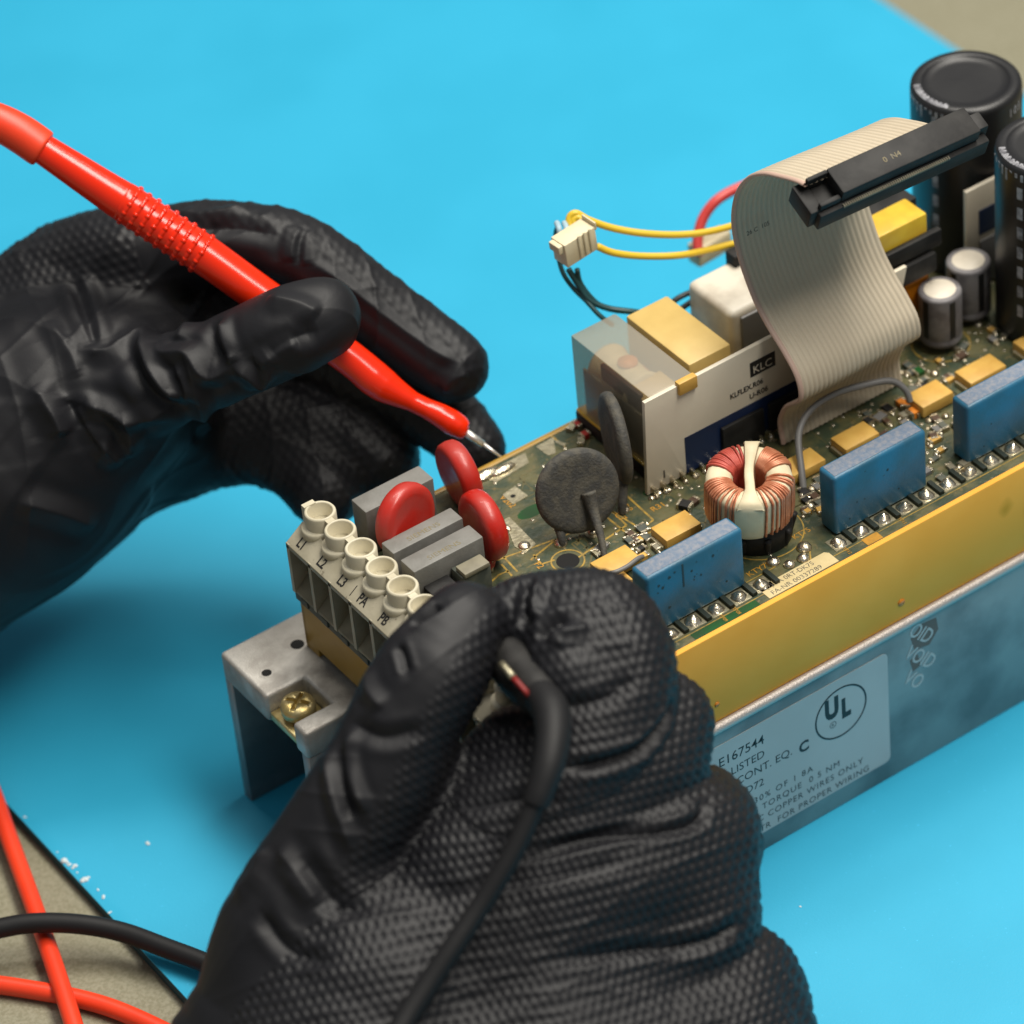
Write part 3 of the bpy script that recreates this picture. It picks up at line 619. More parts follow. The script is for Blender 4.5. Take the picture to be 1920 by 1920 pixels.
# toroid --------------------------------------------------------------------
TC = Matrix.Translation((77.9, 20.2, 12.6)) @ Matrix.Rotation(math.radians(7), 4, 'X') @ Matrix.Rotation(math.radians(-3), 4, 'Y')
def tor_pts(a, th, Ro=9.1, Ri=3.6, h=5.2, rr=1.3):
    # th runs round the rounded-rectangle section
    m = []
    pts = [(Ro - rr, -h), (Ro, -h + rr), (Ro, h - rr), (Ro - rr, h), (Ri + rr, h), (Ri, h - rr), (Ri, -h + rr), (Ri + rr, -h)]
    return pts
core = MB(); sec = [(7.6, -5.3), (8.8, -4.7), (9.15, -3.6), (9.15, 3.4), (8.9, 4.4), (8.0, 5.15), (6.6, 5.4), (5.2, 5.2), (4.1, 4.5), (3.6, 3.4), (3.6, -3.6), (4.4, -5.0), (6, -5.3)]
secc = sec + [sec[0]]
core.lathe([(r - .16, z * .97) for r, z in secc], TC, 72, cap=False); tor = core.obj("toroid_choke", "tape", D)
def wind(a0, a1, m, name, step=4.7, rad=.36):
    a = a0
    b = MB()
    while a < a1:
        da = random.uniform(-.5, .5)
        pts = []
        for (r, z) in secc:
            aa = math.radians(a + da + (1.5 if z > 0 else 0)); pts.append(TC @ Vector((r * math.cos(aa), r * math.sin(aa), z)))
        b.tube(pts, rad, 6, sub=2, cap=False)
        a += step * random.choice((.85, 1.0, 1.0, 1.5, 2.0))
    b.obj(name, m, tor)
# angles: 0 = +x (up right in the picture), -90 = towards the viewer
wind(-106, -40, "copper", "copper_winding", 4.8, .29); wind(-16, 30, "copper", "copper_winding", 3.6, .33)
wind(66, 122, "copper_r", "red_winding", 3.4, .33); wind(152, 212, "copper", "copper_winding", 4.6, .29)
for a0, a1 in ((-146, -110),): 
    b = MB()
    for k in range(10):
        aa0 = math.radians(a0 + (a1 - a0) * k / 10); aa1 = math.radians(a0 + (a1 - a0) * (k + 1) / 10 + .3); vs = []; fs = []
        for j, (r, z) in enumerate(sec[:10]):
            for aa in (aa0, aa1): vs.append(TC @ Vector(((r + .30) * math.cos(aa), (r + .30) * math.sin(aa), z + (.2 if z > 4 else 0))))
        for j in range(9): fs.append((2 * j, 2 * j + 1, 2 * j + 3, 2 * j + 2))
        b.add(vs, fs, 0, True)
    b.obj("tape_patch", "tape", tor, fix=False)
tp = [TC @ Vector(p) for p in ((-5.4, -7.5, 4.2), (-4.6, -6.4, 5.5), (-2.2, -3.2, 5.9), (0, 0, 5.9), (2.6, 3, 5.9), (5.6, 6.3, 5.6), (6.6, 7.2, 4.2))]
b = MB(); vs = []; side = TC.to_3x3() @ Vector((.78, -.62, 0)); up = TC.to_3x3() @ Vector((0, 0, 1)); P_, _ = spline_pts(tp, 1, 5)
wds = np.interp(np.linspace(0, 1, len(P_)), [0, .12, .3, .6, .85, 1], [3.0, 2.7, 1.1, 1.0, 1.7, 2.1])
for p_, wd in zip(P_, wds):
    p_ = Vector(p_); vs += [p_ - side * wd - up * .25, p_ - side * wd * .8 + up * .15, p_ + side * wd * .8 + up * .15, p_ + side * wd - up * .25]
fs = []
for j in range(len(P_) - 1):
    for k in range(4): fs.append((4 * j + k, 4 * j + (k + 1) % 4, 4 * j + 4 + (k + 1) % 4, 4 * j + 4 + k))
b.add(vs, fs, 0, True); b.obj("tape_strap", "tape", tor)
b = MB(); b.lathe([(7.4, 0.2), (7.6, 4.6), (6.4, 5.8), (6.4, 6.6)], Matrix.Translation((79.6, 20.6, 0)), 32)
for k in range(8):
    a = math.radians(-150 + 40 * k); b.tube([(79.6 + 6.8 * math.cos(a), 20.6 + 6.8 * math.sin(a), .4), (79.6 + 7.9 * math.cos(a), 20.6 + 7.9 * math.sin(a), 4.4)], .8, 8)
b.obj("black_bobbin", "black_pl", tor)

# electrolytic cans --------------------------------------------------------
def small_can(x, y, z0, h, r):
    b = MB(); b.lathe([(r * .93, z0), (r, z0 + .5), (r, z0 + 1.4), (r * .955, z0 + 1.8), (r, z0 + 2.3), (r, h - .7), (r * .97, h - .2), (r * .86, h), (r * .72, h - .02)], Matrix.Translation((x, y, 0)), 40)
    o = b.obj("small_electrolytic_can", "silver_sl", D)
    b = MB(); b.lathe([(0.02, h + .03), (r * .72, h + .03), (r * .74, h - .04)], Matrix.Translation((x, y, 0)), 32, cap=False); b.obj("can_top", "can_top", o, fix=False)
    b = MB()
    for a in (-95, -20, 190): 
        aa = math.radians(a); T = Matrix.Translation((x, y, 0)) @ Matrix.Rotation(aa, 4, 'Z'); b.box(r - .03, r + .04, -.7, .7, z0 + 2.4, h - .9, 0, T)
    b.obj("sleeve_stripe", "black_sl", o)
    b = MB()
    for dx in (-1.6, 1.6): b.tube([(x + dx, y, z0 + .3), (x + dx, y, 0)], .35, 6)
    b.obj("lead", "solder", o)
    return o
small_can(148.7, 44.6, 2.2, 15.2, 4.75); small_can(159.7, 48.3, 2.0, 15.4, 4.9)
def big_can(x, y, z0, h, r, txt):
    b = MB(); b.lathe([(r * .95, z0), (r, z0 + .8), (r, h - 1.6), (r * .985, h - .6), (r * .93, h), (r * .80, h + .05), (r * .775, h - .15), (r * .75, h - .5), (r * .6, h - .6), (.02, h - .55)], Matrix.Translation((x, y, 0)), 64, cap=False)
    o = b.obj("big_electrolytic_can", "black_sl", D)
    b = MB()
    for t, a0, s in txt:
        for i, ch in enumerate(t):
            a = math.radians(a0 + i * s * .62 / r * 57.3); n_ = Vector((math.cos(a), math.sin(a), 0)); t_ = Vector((-math.sin(a), math.cos(a), 0))
            c_ = Vector((x, y, 0)) + n_ * (r + .03)
            text_into(b, ch, frame((c_.x, c_.y, h - 2.4 - s * .8), t_, (0, 0, 1)), s, ext=.02, align='CENTER', bold=.02)
    a = 200
    for k in range(26):
        aa = math.radians(150 + 2.3 * k); T = Matrix.Translation((x, y, 0)) @ Matrix.Rotation(aa, 4, 'Z')
        b.box(r * .86, r * .97, -.2, .2 + .1 * (k % 3), h + .03, h + .09, 0, T @ Matrix.Translation((0, 0, -.32)) @ Matrix.Rotation(math.radians(9), 4, 'Y')) if False else b.box(r * (.82 + .03 * (k % 3)), r * (.93 + .01 * (k % 2)), -.28, .34, h - .05, h + .12, 0, T)
        b.box(r + .0, r + .05, -.3, .35, h - 1.6 - 3.2 * ((k * 7) % 5) / 5, h - 1.2, 0, T) if k % 3 == 0 else None
    for k in range(7):
        T = Matrix.Translation((x, y, 0)) @ Matrix.Rotation(math.radians(196), 4, 'Z')
        b.box(r, r + .05, -.7, .7, z0 + 8 + k * 5.2, z0 + 11 + k * 5.2, 0, T)
    b.obj("white_print", "white_ink", o)
    return o
big_can(175.9, 68.0, 0.2, 45, 12.2, (("105", -78, 2.8), ("M", -42, 3.4)))
big_can(172.6, 36.0, 0.2, 47, 12.0, (("10000", -110, 2.8),))
cd = MB().box(164.6, 185, 54.6, 55.6, 0.5, 27.5).obj("blue_white_card", "ceramic", D, .1)
b = MB().box(168, 185, 54.35, 54.58, 14.5, 21); b.obj("navy_square", "navy", cd)
b = MB(); b.box(168, 185, 54.1, 54.58, 1, 13); b.obj("grey_chip", "grey_pl", cd, .3)
# transformer
tf = MB().box(126, 150, 50, 57.5, 4, 31.8).obj("yellow_transformer", "transf", D, .5)
bbox_obj("black_flange", 124, 152.5, 48.2, 49.8, 23.4, 27.4, "black_pl", tf, .3); bbox_obj("black_flange", 124, 150.5, 47.4, 50.2, 17.6, 22.6, "black_pl", tf, .6)
bbox_obj("orange_band", 134, 149.5, 49.4, 49.9, 8, 17, "transf_o", tf, .1); bbox_obj("core_half", 122, 153.5, 57.8, 66, 2, 30, "black_pl", tf, .4)
bbox_obj("brown_core_end", 122, 133, 57.8, 63, 30, 33, "brown", tf, .4)

# ribbon cable -----------------------------------------------------------------
prof = [(39.6, 0.5), (40.4, 4), (40.5, 7), (38.4, 11.6), (35.2, 14.9), (33.4, 17.4), (34.4, 21.6), (38.0, 25.2), (42.4, 28.4), (46.4, 32), (49.4, 36), (52.9, 43), (54.3, 50.5), (52.6, 58), (48.6, 64.0), (43.8, 67.6), (38.6, 69.7), (34.0, 71.2), (31.4, 71.6)]
PP, _ = spline_pts([(0, y, z) for y, z in prof], 1, 5)
nW = 26 * 6; vs = []; fs = []; mi = []
nrm = np.zeros_like(PP); tg = np.gradient(PP, axis=0); nrm[:, 1] = -tg[:, 2]; nrm[:, 2] = tg[:, 1]; nrm /= np.linalg.norm(nrm, axis=1)[:, None]
rows = []
for sgn in (1, -1):
    for i, pnt in enumerate(PP):
        f_ = i / (len(PP) - 1)
        for k in range(nW + 1):
            u = k / nW; xw = 100.8 + 33.0 * u + 2.6 * f_ * f_
            off = sgn * (.10 + .40 * abs(math.sin(math.pi * 26 * u)) ** .8)
            wv = .7 * math.sin(3.1 * u + 6 * f_) * math.sin(math.pi * f_)          # gentle waviness
            vs.append((xw, pnt[1] + nrm[i, 1] * (off + wv) - 1.0 * u * math.sin(math.pi * f_) - 3.4 * u * f_ ** 6, pnt[2] + nrm[i, 2] * (off + wv)))
n1 = nW + 1; base2 = len(PP) * n1
for i in range(len(PP) - 1):
    for k in range(nW):
        a = i * n1 + k; fs.append((a, a + 1, a + n1 + 1, a + n1)); mi.append(1 if k < 6 else 0)
        a += base2; fs.append((a, a + n1, a + n1 + 1, a + 1)); mi.append(1 if k < 6 else 0)
    for k in (0, nW):
        a = i * n1 + k; fs.append((a, a + n1, a + n1 + base2, a + base2)); mi.append(1 if k == 0 else 0)
rb = MB(); rb.v = vs; rb.f = [list(f) for f in fs]; rb.mi = mi; rb.sm = [True] * len(fs)
ribbon = rb.obj("ribbon_cable", ["ribbon", "ribbon_r"], D)
b = MB(); fr = lambda x, y, z: frame((x, y, z), (1, 0, 0), (0, .12, 1))
text_into(b, "26 C  105", frame((103.8, 52.15, 47.2), (1, 0.0, 0), (0, .09, 1)) @ Matrix.Translation((0, 0, .0)), 1.5, ext=.02); b.obj("lettering", "ink", ribbon)
# connector on the ribbon
Lx = Vector((37.4, -3.2, 1.2)).normalized(); Hx = Vector((-.2, .40, -.90)); Hx = (Hx - Lx * Hx.dot(Lx)).normalized(); Wx = Hx.cross(Lx).normalized()
if Wx.y > 0: Wx = -Wx
CT = Matrix([[Lx[0], Wx[0], Hx[0], 104.2], [Lx[1], Wx[1], Hx[1], 31.6], [Lx[2], Wx[2], Hx[2], 73.0], [0, 0, 0, 1]])
b = MB(); b.box(5.0, 38.6, 0, 6.6, 0, 3.4, 0, CT); b.box(0.0, 5.0, 0, 1.0, 0, 3.4, 0, CT); b.box(0, 5, 5.4, 6.6, 1.6, 3.4, 0, CT); b.box(-.3, 41, 0.2, 7.6, 3.9, 8.8, 0, CT)
conn = b.obj("ribbon_connector", "black_pl", D, .35)
b = MB(); b.box(-2.0, 1.0, -1.0, 6.4, 3.2, 8.4, 0, CT); b.obj("end_latch", "black_pl", conn, .3); b = MB(); b.box(38.6, 41.6, 1.5, 5.5, 1.6, 6.0, 0, CT); b.obj("end_latch", "black_pl", conn, .3)
b = MB(); b.box(17, 22, 1.5, 5.5, 8.8, 11.0, 0, CT); b.obj("key_tab", "black_pl", conn, .3)
b = MB()
for k in range(52):
    b.box(5.2 + .5 * k, 5.2 + .5 * k + .3, 7.0, 7.75, 3.5, 4.1, 0, CT)
b.obj("contact_row", "beige_d", conn)
b = MB(); text_into(b, "0  N4", CT @ Matrix.Translation((16.5, 4.2, -.03)) @ Matrix.Diagonal((1, -1, -1, 1)), 1.8, ext=.02); b.obj("lettering", "gold_ink", conn)

# loose wires and white plug behind the board --------------------------------
def wire(name, pts, r, m, parent=D, n=10):
    b = MB(); b.tube(pts, r, n, sub=8); return b.obj(name, m, parent)
PXY = Vector((77.5, 79.5, 36.4))
plT = Matrix.Translation((76.2, 79.2, 43.0)) @ Matrix.Rotation(math.radians(-4), 4, 'Y') @ Matrix.Rotation(math.radians(4), 4, 'Z')
b = MB(); b.box(0, 8.4, 0, 4.6, -6.0, 0, 0, plT); b.box(-1.2, 0, .6, 4, -2.2, -.2, 0, plT); b.box(8.4, 8.9, 0, 4.4, -1.0, 1.0, 0, plT)
for k in range(3): b.box(3.4 + 1.5 * k, 4.1 + 1.5 * k, -.4, 0, -5.6, 0.6, 0, plT)
plug = b.obj("white_wire_plug", "tape", D, .25)
A = lambda x, y, t: at(x, y, t)
wire("yellow_wire", [A(1100, 460, 3), A(1092, 435, 3), A(1070, 425, 3), A(1068, 408, 3), A(1080, 400, 3), A(1105, 413, 2), A(1150, 428, 0), A(1210, 438, -2), A(1280, 440, -5), A(1340, 432, -8), A(1420, 410, -14)], .8, "wire_y")
wire("yellow_wire", [A(1085, 455, 3), A(1078, 430, 3), A(1076, 412, 3), A(1088, 410, 3), A(1098, 440, 3)], .8, "wire_y")
wire("yellow_wire", [A(1120, 462, 3), A(1150, 474, 1), A(1200, 480, -2), A(1270, 479, -5), A(1330, 468, -9), A(1420, 445, -14)], .8, "wire_y")
for k, (m, dx) in enumerate((("wire_b", 0), ("wire_b", 14))):
    wire("pale_wire", [A(1056 + dx, 455, 5), A(1050 + dx, 440, 5), A(1048 + dx, 428, 5), A(1044 + dx, 418, 3)], .65, m)
wire("black_wire", [A(1046, 425, 2), A(1042, 440, -1), A(1045, 470, -3), A(1055, 510, -3), A(1075, 540, -3), A(1100, 565, -3), A(1125, 592, -3), A(1150, 610, -4)], .55, "wire_t")
wire("black_wire", [A(1066, 505, 0), A(1085, 535, -2), A(1105, 562, -3), A(1140, 578, -4), A(1190, 585, -5), A(1240, 592, -8)], .7, "wire_t")
wire("black_wire", [A(1082, 505, 0), A(1088, 530, -2), A(1108, 558, -3), A(1130, 575, -4), A(1160, 583, -5)], .6, "wire_t")
wire("black_wire", [A(1240, 590, -12), A(1270, 560, -12), A(1320, 540, -14), A(1400, 520, -16)], .65, "wire_k")
wire("black_wire", [A(1250, 598, -12), A(1290, 570, -12), A(1330, 545, -14), A(1400, 528, -16)], .65, "wire_k")
wire("red_wire", [A(1310, 480, -40), A(1308, 450, -40), A(1318, 410, -40), A(1345, 375, -40), A(1390, 350, -42), A(1450, 330, -44)], 1.2, "wire_r")
plT2 = Matrix.Translation(Vector(A(1310, 470, -40))) @ Matrix.Rotation(math.radians(5), 4, 'Z'); b = MB(); b.box(0, 10, 0, 4, -5, 0, 0, plT2); b.obj("white_wire_plug", "tape", D, .5)
# grey link wires over the board
wire("grey_link_wire", [(95.6, 25.4, 0.3), (97.2, 28, 3), (101, 33.5, 7), (106, 36, 9.2), (113, 36.6, 9.6), (120, 35.6, 9.0), (126, 33.8, 8.2), (128.2, 31.6, 6.0), (128.4, 30.2, 3.4)], .75, "wire_g")
wire("grey_link_wire", [(24, 38, 3.0), (36, 33.4, 3.4), (40, 31.4, 3.2), (46, 27.6, 3.1), (50, 26.6, 3.2), (54, 27.4, 3.0), (56, 28.6, 1.6)], .5, "wire_g")

# rating label --------------------------------------------------------------
rl = MB().prism(rounded_rect(20, 96.6, -60.3, -28.9, 1.5), .02, .10, Matrix([[1, 0, 0, 0], [0, 0, -1, 0], [0, 1, 0, 0], [0, 0, 0, 1]])).obj("rating_label", "label", D)
lt = MB(); F = frame((0, -.11, 0), (1, 0, 0), (0, 0, 1))
def lx(t, x, z, s, **k): text_into(lt, t, F @ Matrix.Translation((x, z, 0)), s, ext=.012, **k)
lx("E167544", 51.6, -35.0, 3.55, sx=.97, bold=.01); lx("LISTED", 54.6, -38.9, 3.0, sx=.98); lx("IND. CONT. EQ.", 70.7, -42.6, 3.0, align='RIGHT', sx=1.0)
lx("C", 72.4, -43.6, 4.0, bold=.14, sx=.95); lx("6D72", 56.6, -46.6, 2.9, sx=.98)
lx("MAX 130% OF 1 8A", 75.8, -50.6, 2.35, align='RIGHT', spacing=1.25); lx("TIGHTENING TORQUE  0 5 NM", 83.0, -53.5, 2.35, align='RIGHT', spacing=1.18)
lx("USE 75 C COPPER WIRES ONLY", 89.2, -56.5, 2.35, align='RIGHT', spacing=1.15); lx("SEE INSTR  FOR PROPER WIRING", 90.8, -59.6, 2.35, align='RIGHT', spacing=1.12)
lx("U", 79.6, -38.6, 7.4, bold=.42, sx=.70); lx("L", 84.0, -40.2, 7.0, bold=.42, sx=.66); lx("R", 81.2, -41.2, 1.1)
vs = []; b_ = MB()
def ring_xz(b, x, z, r, wd, n=64):
    vs = []; fs = []
    for k in range(n):
        a = 2 * math.pi * k / n
        for rr, y in ((r, -.105), (r, -.135), (r + wd, -.135), (r + wd, -.105)): vs.append((x + rr * math.cos(a), y, z + rr * math.sin(a)))
    for k in range(n):
        k2 = (k + 1) % n
        for j in range(4): fs.append((k * 4 + j, k * 4 + (j + 1) % 4, k2 * 4 + (j + 1) % 4, k2 * 4 + j))
    b.add(vs, fs, 0)
ring_xz(lt, 83.8, -38.4, 6.5, .42); ring_xz(lt, 81.6, -40.8, .75, .12, 20)
lt.obj("lettering", "ink", rl)
vp = MB(); vb = MB()
for cx, cz, t in ((106.2, -29.6, "OID"), (105.8, -36.2, "VOID"), (103.9, -41.6, "VO")):
    T = frame((cx, -.04, cz), (1, 0, -1.02), (1.02, 0, 1))
    text_into(vp, t, T @ Matrix.Translation((-.6, -1.4, .02)), 4.9, align='CENTER', sx=.85, ext=.01, bold=.06)
for poly in ([(103, -29), (106, -26.5), (110, -27), (110.5, -30.5), (108, -33.5), (104, -32.8)], [(102.6, -35), (104.8, -34.4), (105.6, -38), (103.4, -38.6)]):
    vb.prism(poly, .006, .03, Matrix([[1, 0, 0, 0], [0, 0, -1, 0], [0, 1, 0, 0], [0, 0, 0, 1]]))
vb.obj("adhesive_patch", "void", D); vp.obj("security_lettering", "label", D)

# ------------------------------------------------------------------ red test probe
RP = thing("test_probe", "red test probe with ribbed grip held in the left gloved hand", "test probe", tuple(at(940, 857, 0)))
tA = lambda x: 10.0 * (940 - x) / 940
def ax(x, y): return at(x, y, tA(x))
pr = MB(); R_ = 8.85
def pipe(name, pts, m, n=28, sub=5, spline=True):
    b = MB(); b.tube([ax(p[0], p[1]) for p in pts], [p[2] / R_ for p in pts], n, sub=sub, spline=spline); return b.obj(name, m, RP)
pipe("needle_tip", [(941, 858, 2.0), (905, 832, 4.5)], "steel", 12, spline=False); pipe("metal_shaft", [(906, 833, 6.5), (866, 806, 8.5)], "steel", 14, spline=False)
hand_pts = [(874, 811, 12), (869, 808, 18), (860, 800, 22.5), (846, 791, 24), (826, 779, 22.5), (800, 766, 19), (774, 753, 19), (748, 739, 25), (722, 724, 32), (700, 708, 34), (672, 684, 33), (635, 656, 33), (560, 603, 35), (470, 540, 36.5), (385, 479, 37.5), (310, 430, 37), (240, 383, 38), (222, 372, 37), (150, 325, 33), (66, 270, 28)]
body = pipe("handle", hand_pts, "red_gloss", 36, 6)
b = MB(); P0 = ax(244, 385); P1 = ax(378, 475); dirv = (P1 - P0); Ld = np.linalg.norm(dirv); dirv /= Ld; u_ = np.cross(dirv, RC[2]); u_ /= np.linalg.norm(u_); v_ = np.cross(dirv, u_)
for i in range(9):
    c = P0 + dirv * (Ld * i / 8.0)
    T_ = Matrix.Translation(c) @ Vector(dirv).to_track_quat('Z', 'Y').to_matrix().to_4x4()
    b.lathe([(3.9, -.75), (4.42, -.35), (4.58, 0), (4.42, .35), (3.9, .75)], T_, 32, cap=False)
    for k in range(12):
        a = 2 * math.pi * (k + .5 * (i % 2)) / 12
        b.sphere(c + (math.cos(a) * u_ + math.sin(a) * v_) * 4.08, .66, 0, 12)
b.obj("grip_ridges", "red_gloss", body)["kind"] = "stuff"
pipe("rubber_sleeve", [(82, 281, 32), (79, 279, 36), (72, 274, 37), (40, 252, 37), (5, 233, 36), (-40, 215, 33), (-120, 200, 26), (-200, 205, 20)], "red_rub", 32, 6)
# ------------------------------------------------------------------ leads on the desk
zd = ZT - 3.4
o = MB(); 
rl1 = [onz(-60, 1380, ZT + 8), onz(-20, 1470, zd + 6), onz(20, 1580, zd + 4), onz(62, 1695, zd + 4), onz(95, 1790, zd + 4.4), onz(125, 1880, zd + 4.5), onz(160, 1990, zd + 4), onz(190, 2080, zd + 3)]
o.tube(rl1, 2.0, 16, sub=8); tag(o.obj("test_lead", "red_rub"), "red test lead running steeply down the lower left corner", "cable")
o = MB(); rl2 = [onz(-120, 1840, zd + 2), onz(-20, 1845, zd + 2), onz(60, 1856, zd + 2), onz(150, 1873, zd + 2), onz(230, 1898, zd + 2), onz(330, 1945, zd + 2), onz(420, 2000, zd + 2)]
o.tube(rl2, 2.0, 16, sub=8); tag(o.obj("test_lead", "red_rub"), "nearly level red lead on the desk, crossed by the steep red lead", "cable")
o = MB(); bl = [onz(-120, 1770, zd + 8), onz(-20, 1745, zd + 9), onz(60, 1731, zd + 9.5), onz(150, 1733, zd + 9), onz(230, 1748, zd + 8), onz(310, 1777, zd + 7.5), onz(400, 1812, zd + 7), onz(520, 1870, zd + 6), onz(650, 1980, zd + 6)]
o.tube(bl, 2.15, 16, sub=8); tag(o.obj("test_lead", "black_rub"), "black test lead arching over the red leads towards the right glove", "cable")

# ------------------------------------------------------------------ black test probe (right hand)
BP = thing("test_probe", "black test probe pinched in the right glove, its cable hanging forward", "test probe", tuple(at(930, 1200, 88)))
def bpipe(name, pts, m, n=20, sub=6, parent=BP):
    b = MB(); b.tube([at(p[0], p[1], p[3]) for p in pts], [p[2] / 10.05 for p in pts], n, sub=sub); return b.obj(name, m, parent)
bb = bpipe("probe_body", [(880, 1140, 38, 84), (930, 1208, 44, 88), (975, 1262, 50, 94), (1008, 1298, 46, 99), (1026, 1316, 38, 101), (1038, 1328, 18, 102)], "black_pl")
bpipe("spring", [(940, 1244, 7, 99), (962, 1270, 8, 101.5)], "tin", 10, 3, bb); bpipe("red_mark", [(963, 1271, 6, 102), (992, 1304, 6, 103.6)], "red_mark", 8, 3, bb)
bpipe("strain_relief", [(985, 1285, 22, 97), (1013, 1304, 35, 101), (1033, 1334, 37, 106), (1037, 1376, 34, 110), (1029, 1430, 31, 113), (1014, 1480, 28, 114), (1004, 1508, 26.5, 114)], "black_rub")
bpipe("cable", [(1006, 1495, 20, 114), (985, 1550, 20, 114), (950, 1620, 20, 114), (900, 1700, 20, 114), (850, 1775, 21, 115), (800, 1850, 22, 116), (750, 1930, 23, 118), (700, 2040, 26, 122), (660, 2200, 26, 128), (620, 2450, 26, 134)], "black_rub")

# ------------------------------------------------------------------ gloved hands
def seg_d(P, a, b, ra, rb):
    ba = b - a; L2 = float(ba @ ba) + 1e-9
    h = np.clip(((P - a) @ ba) / L2, 0, 1)[..., None]
    return np.linalg.norm(P - a - h * ba, axis=-1) - (ra + (rb - ra) * h[..., 0])
def smin(a, b, k):
    h = np.clip(0.5 + 0.5 * (b - a) / k, 0, 1)
    return b + (a - b) * h - k * h * (1 - h)

def build_hand(name, chains, label, folds, dotspec, vox=0.9, kk=3.0):
    """chains: list of dict(pts=[(px,py,t,r)], k=blend).  Surface = smooth union of tapered limbs."""
    CH = []
    for c in chains:
        P = [at(p[0], p[1], p[2]) for p in c['pts']]; P, Rr = spline_pts(P, [p[3] for p in c['pts']], 4) if len(P) > 2 else (np.array(P), np.array([p[3] for p in c['pts']]))
        CH.append((P, Rr, c.get('k', kk), c))
    lo = np.min([(P - Rr[:, None]).min(0) for P, Rr, _, _ in CH], axis=0) - 4; hi = np.max([(P + Rr[:, None]).max(0) for P, Rr, _, _ in CH], axis=0) + 4
    dims = np.ceil((hi - lo) / vox).astype(int)
    F_ = np.full(dims, 6.0, np.float32)
    for P, Rr, k, c in CH:
        a0 = np.maximum(((P - Rr[:, None]).min(0) - lo - 7) // vox, 0).astype(int); a1 = np.minimum(((P + Rr[:, None]).max(0) - lo + 7) // vox + 1, dims).astype(int)
        gx, gy, gz = [np.arange(a0[i], a1[i], dtype=np.float32) * vox + lo[i] for i in range(3)]
        G = np.stack(np.meshgrid(gx, gy, gz, indexing='ij'), -1).astype(np.float32)
        d = np.full(G.shape[:3], 50.0, np.float32)
        for i in range(len(P) - 1):
            b0 = np.minimum(P[i] - Rr[i], P[i + 1] - Rr[i + 1]) - 7; b1 = np.maximum(P[i] + Rr[i], P[i + 1] + Rr[i + 1]) + 7
            s0 = np.maximum(((b0 - lo) // vox).astype(int) - a0, 0); s1 = np.minimum(((b1 - lo) // vox + 1).astype(int) - a0, a1 - a0)
            sl_ = tuple(slice(s0[j], s1[j]) for j in range(3))
            d[sl_] = np.minimum(d[sl_], seg_d(G[sl_], P[i].astype(np.float32), P[i + 1].astype(np.float32), Rr[i], Rr[i + 1]).astype(np.float32))
        S_ = tuple(slice(a0[j], a1[j]) for j in range(3))
        F_[S_] = smin(F_[S_], np.minimum(d, 6.0), k)
    g = vdb.FloatGrid(6.0); g.copyFromArray(F_); pts, tris, quads = g.convertToPolygons(isovalue=0.0, adaptivity=0.0)
    pts = pts * vox + lo
    me = bpy.data.meshes.new("h"); faces = [list(map(int, q_)) for q_ in quads] + [list(map(int, q_)) for q_ in tris]
    me.from_pydata([tuple(p * S) for p in pts], [], faces); me.update()
    ob = bpy.data.objects.new("h", me); COL.objects.link(ob)
    m_ = ob.modifiers.new("s", 'SMOOTH'); m_.factor = .5; m_.iterations = 3
    m_ = ob.modifiers.new("d", 'SUBSURF'); m_.levels = 1; m_.render_levels = 1
    dg = bpy.context.evaluated_depsgraph_get(); me2 = bpy.data.meshes.new_from_object(ob.evaluated_get(dg))
    bpy.data.objects.remove(ob)
    from mathutils.bvhtree import BVHTree
    nV = len(me2.vertices); co = np.empty(nV * 3, np.float32); me2.vertices.foreach_get("co", co); co = co.reshape(-1, 3).astype(np.float64) / S
    def normals():
        n_ = np.empty(nV * 3, np.float32); me2.vertex_normals.foreach_get("vector", n_); return n_.reshape(-1, 3).astype(np.float64)
    nm = normals()
    # folds follow lines on the surface
    bv = BVHTree.FromPolygons([tuple(v) for v in co], [list(p.vertices) for p in me2.polygons])
    disp = np.zeros(nV)
    for f in folds:
        amp, wd, line_ = f[0], f[1], f[2]
        Q = []
        L2_, _ = spline_pts([(x, y, 0) for x, y in line_], 1, 5)
        for x, y, _z in L2_:
            d_ = Vector(tuple(at(x, y, 0) - CC)).normalized(); h_ = bv.ray_cast(Vector(tuple(CC)), d_)
            if h_[0] is not None: Q.append(tuple(h_[0]))
        if len(Q) < 2: continue
        Q = np.array(Q); lo_ = Q.min(0) - 4 * wd; hi_ = Q.max(0) + 4 * wd
        idx = np.where(np.all((co > lo_) & (co < hi_), axis=1))[0]
        if not len(idx): continue
        dm = np.full(len(idx), 1e9); tt = np.zeros(len(idx)); pc = co[idx]
        for i in range(len(Q) - 1):
            ba = Q[i + 1] - Q[i]
            if np.linalg.norm(ba) > 14: continue
            h_ = np.clip(((pc - Q[i]) @ ba) / (ba @ ba + 1e-9), 0, 1); dd = np.linalg.norm(pc - Q[i] - h_[:, None] * ba, axis=1)
            mk = dd < dm; dm[mk] = dd[mk]; tt[mk] = (i + h_[mk]) / (len(Q) - 1)
        taper = np.clip(np.minimum(tt, 1 - tt) * 5, 0.15, 1)
        x_ = dm / wd; disp[idx] += amp * taper * (np.exp(-np.abs(x_) ** 1.35) - .28 * np.exp(-((x_ - 1.9) / .9) ** 2))
    co2 = co + nm * disp[:, None]
    # low frequency sag and wrinkle noise
    from mathutils import noise
    ph = rng.uniform(0, 6, (14, 1)); dr = rng.normal(size=(14, 3)); dr /= np.linalg.norm(dr, axis=1)[:, None]; wl = rng.uniform(9, 26, (14, 1))
    nz = np.zeros(nV)
    for j in range(14): nz += np.sin(co @ dr[j] * 2 * np.pi / wl[j] + ph[j]) * wl[j] / 26
    co2 += nm * (nz * .09)[:, None]
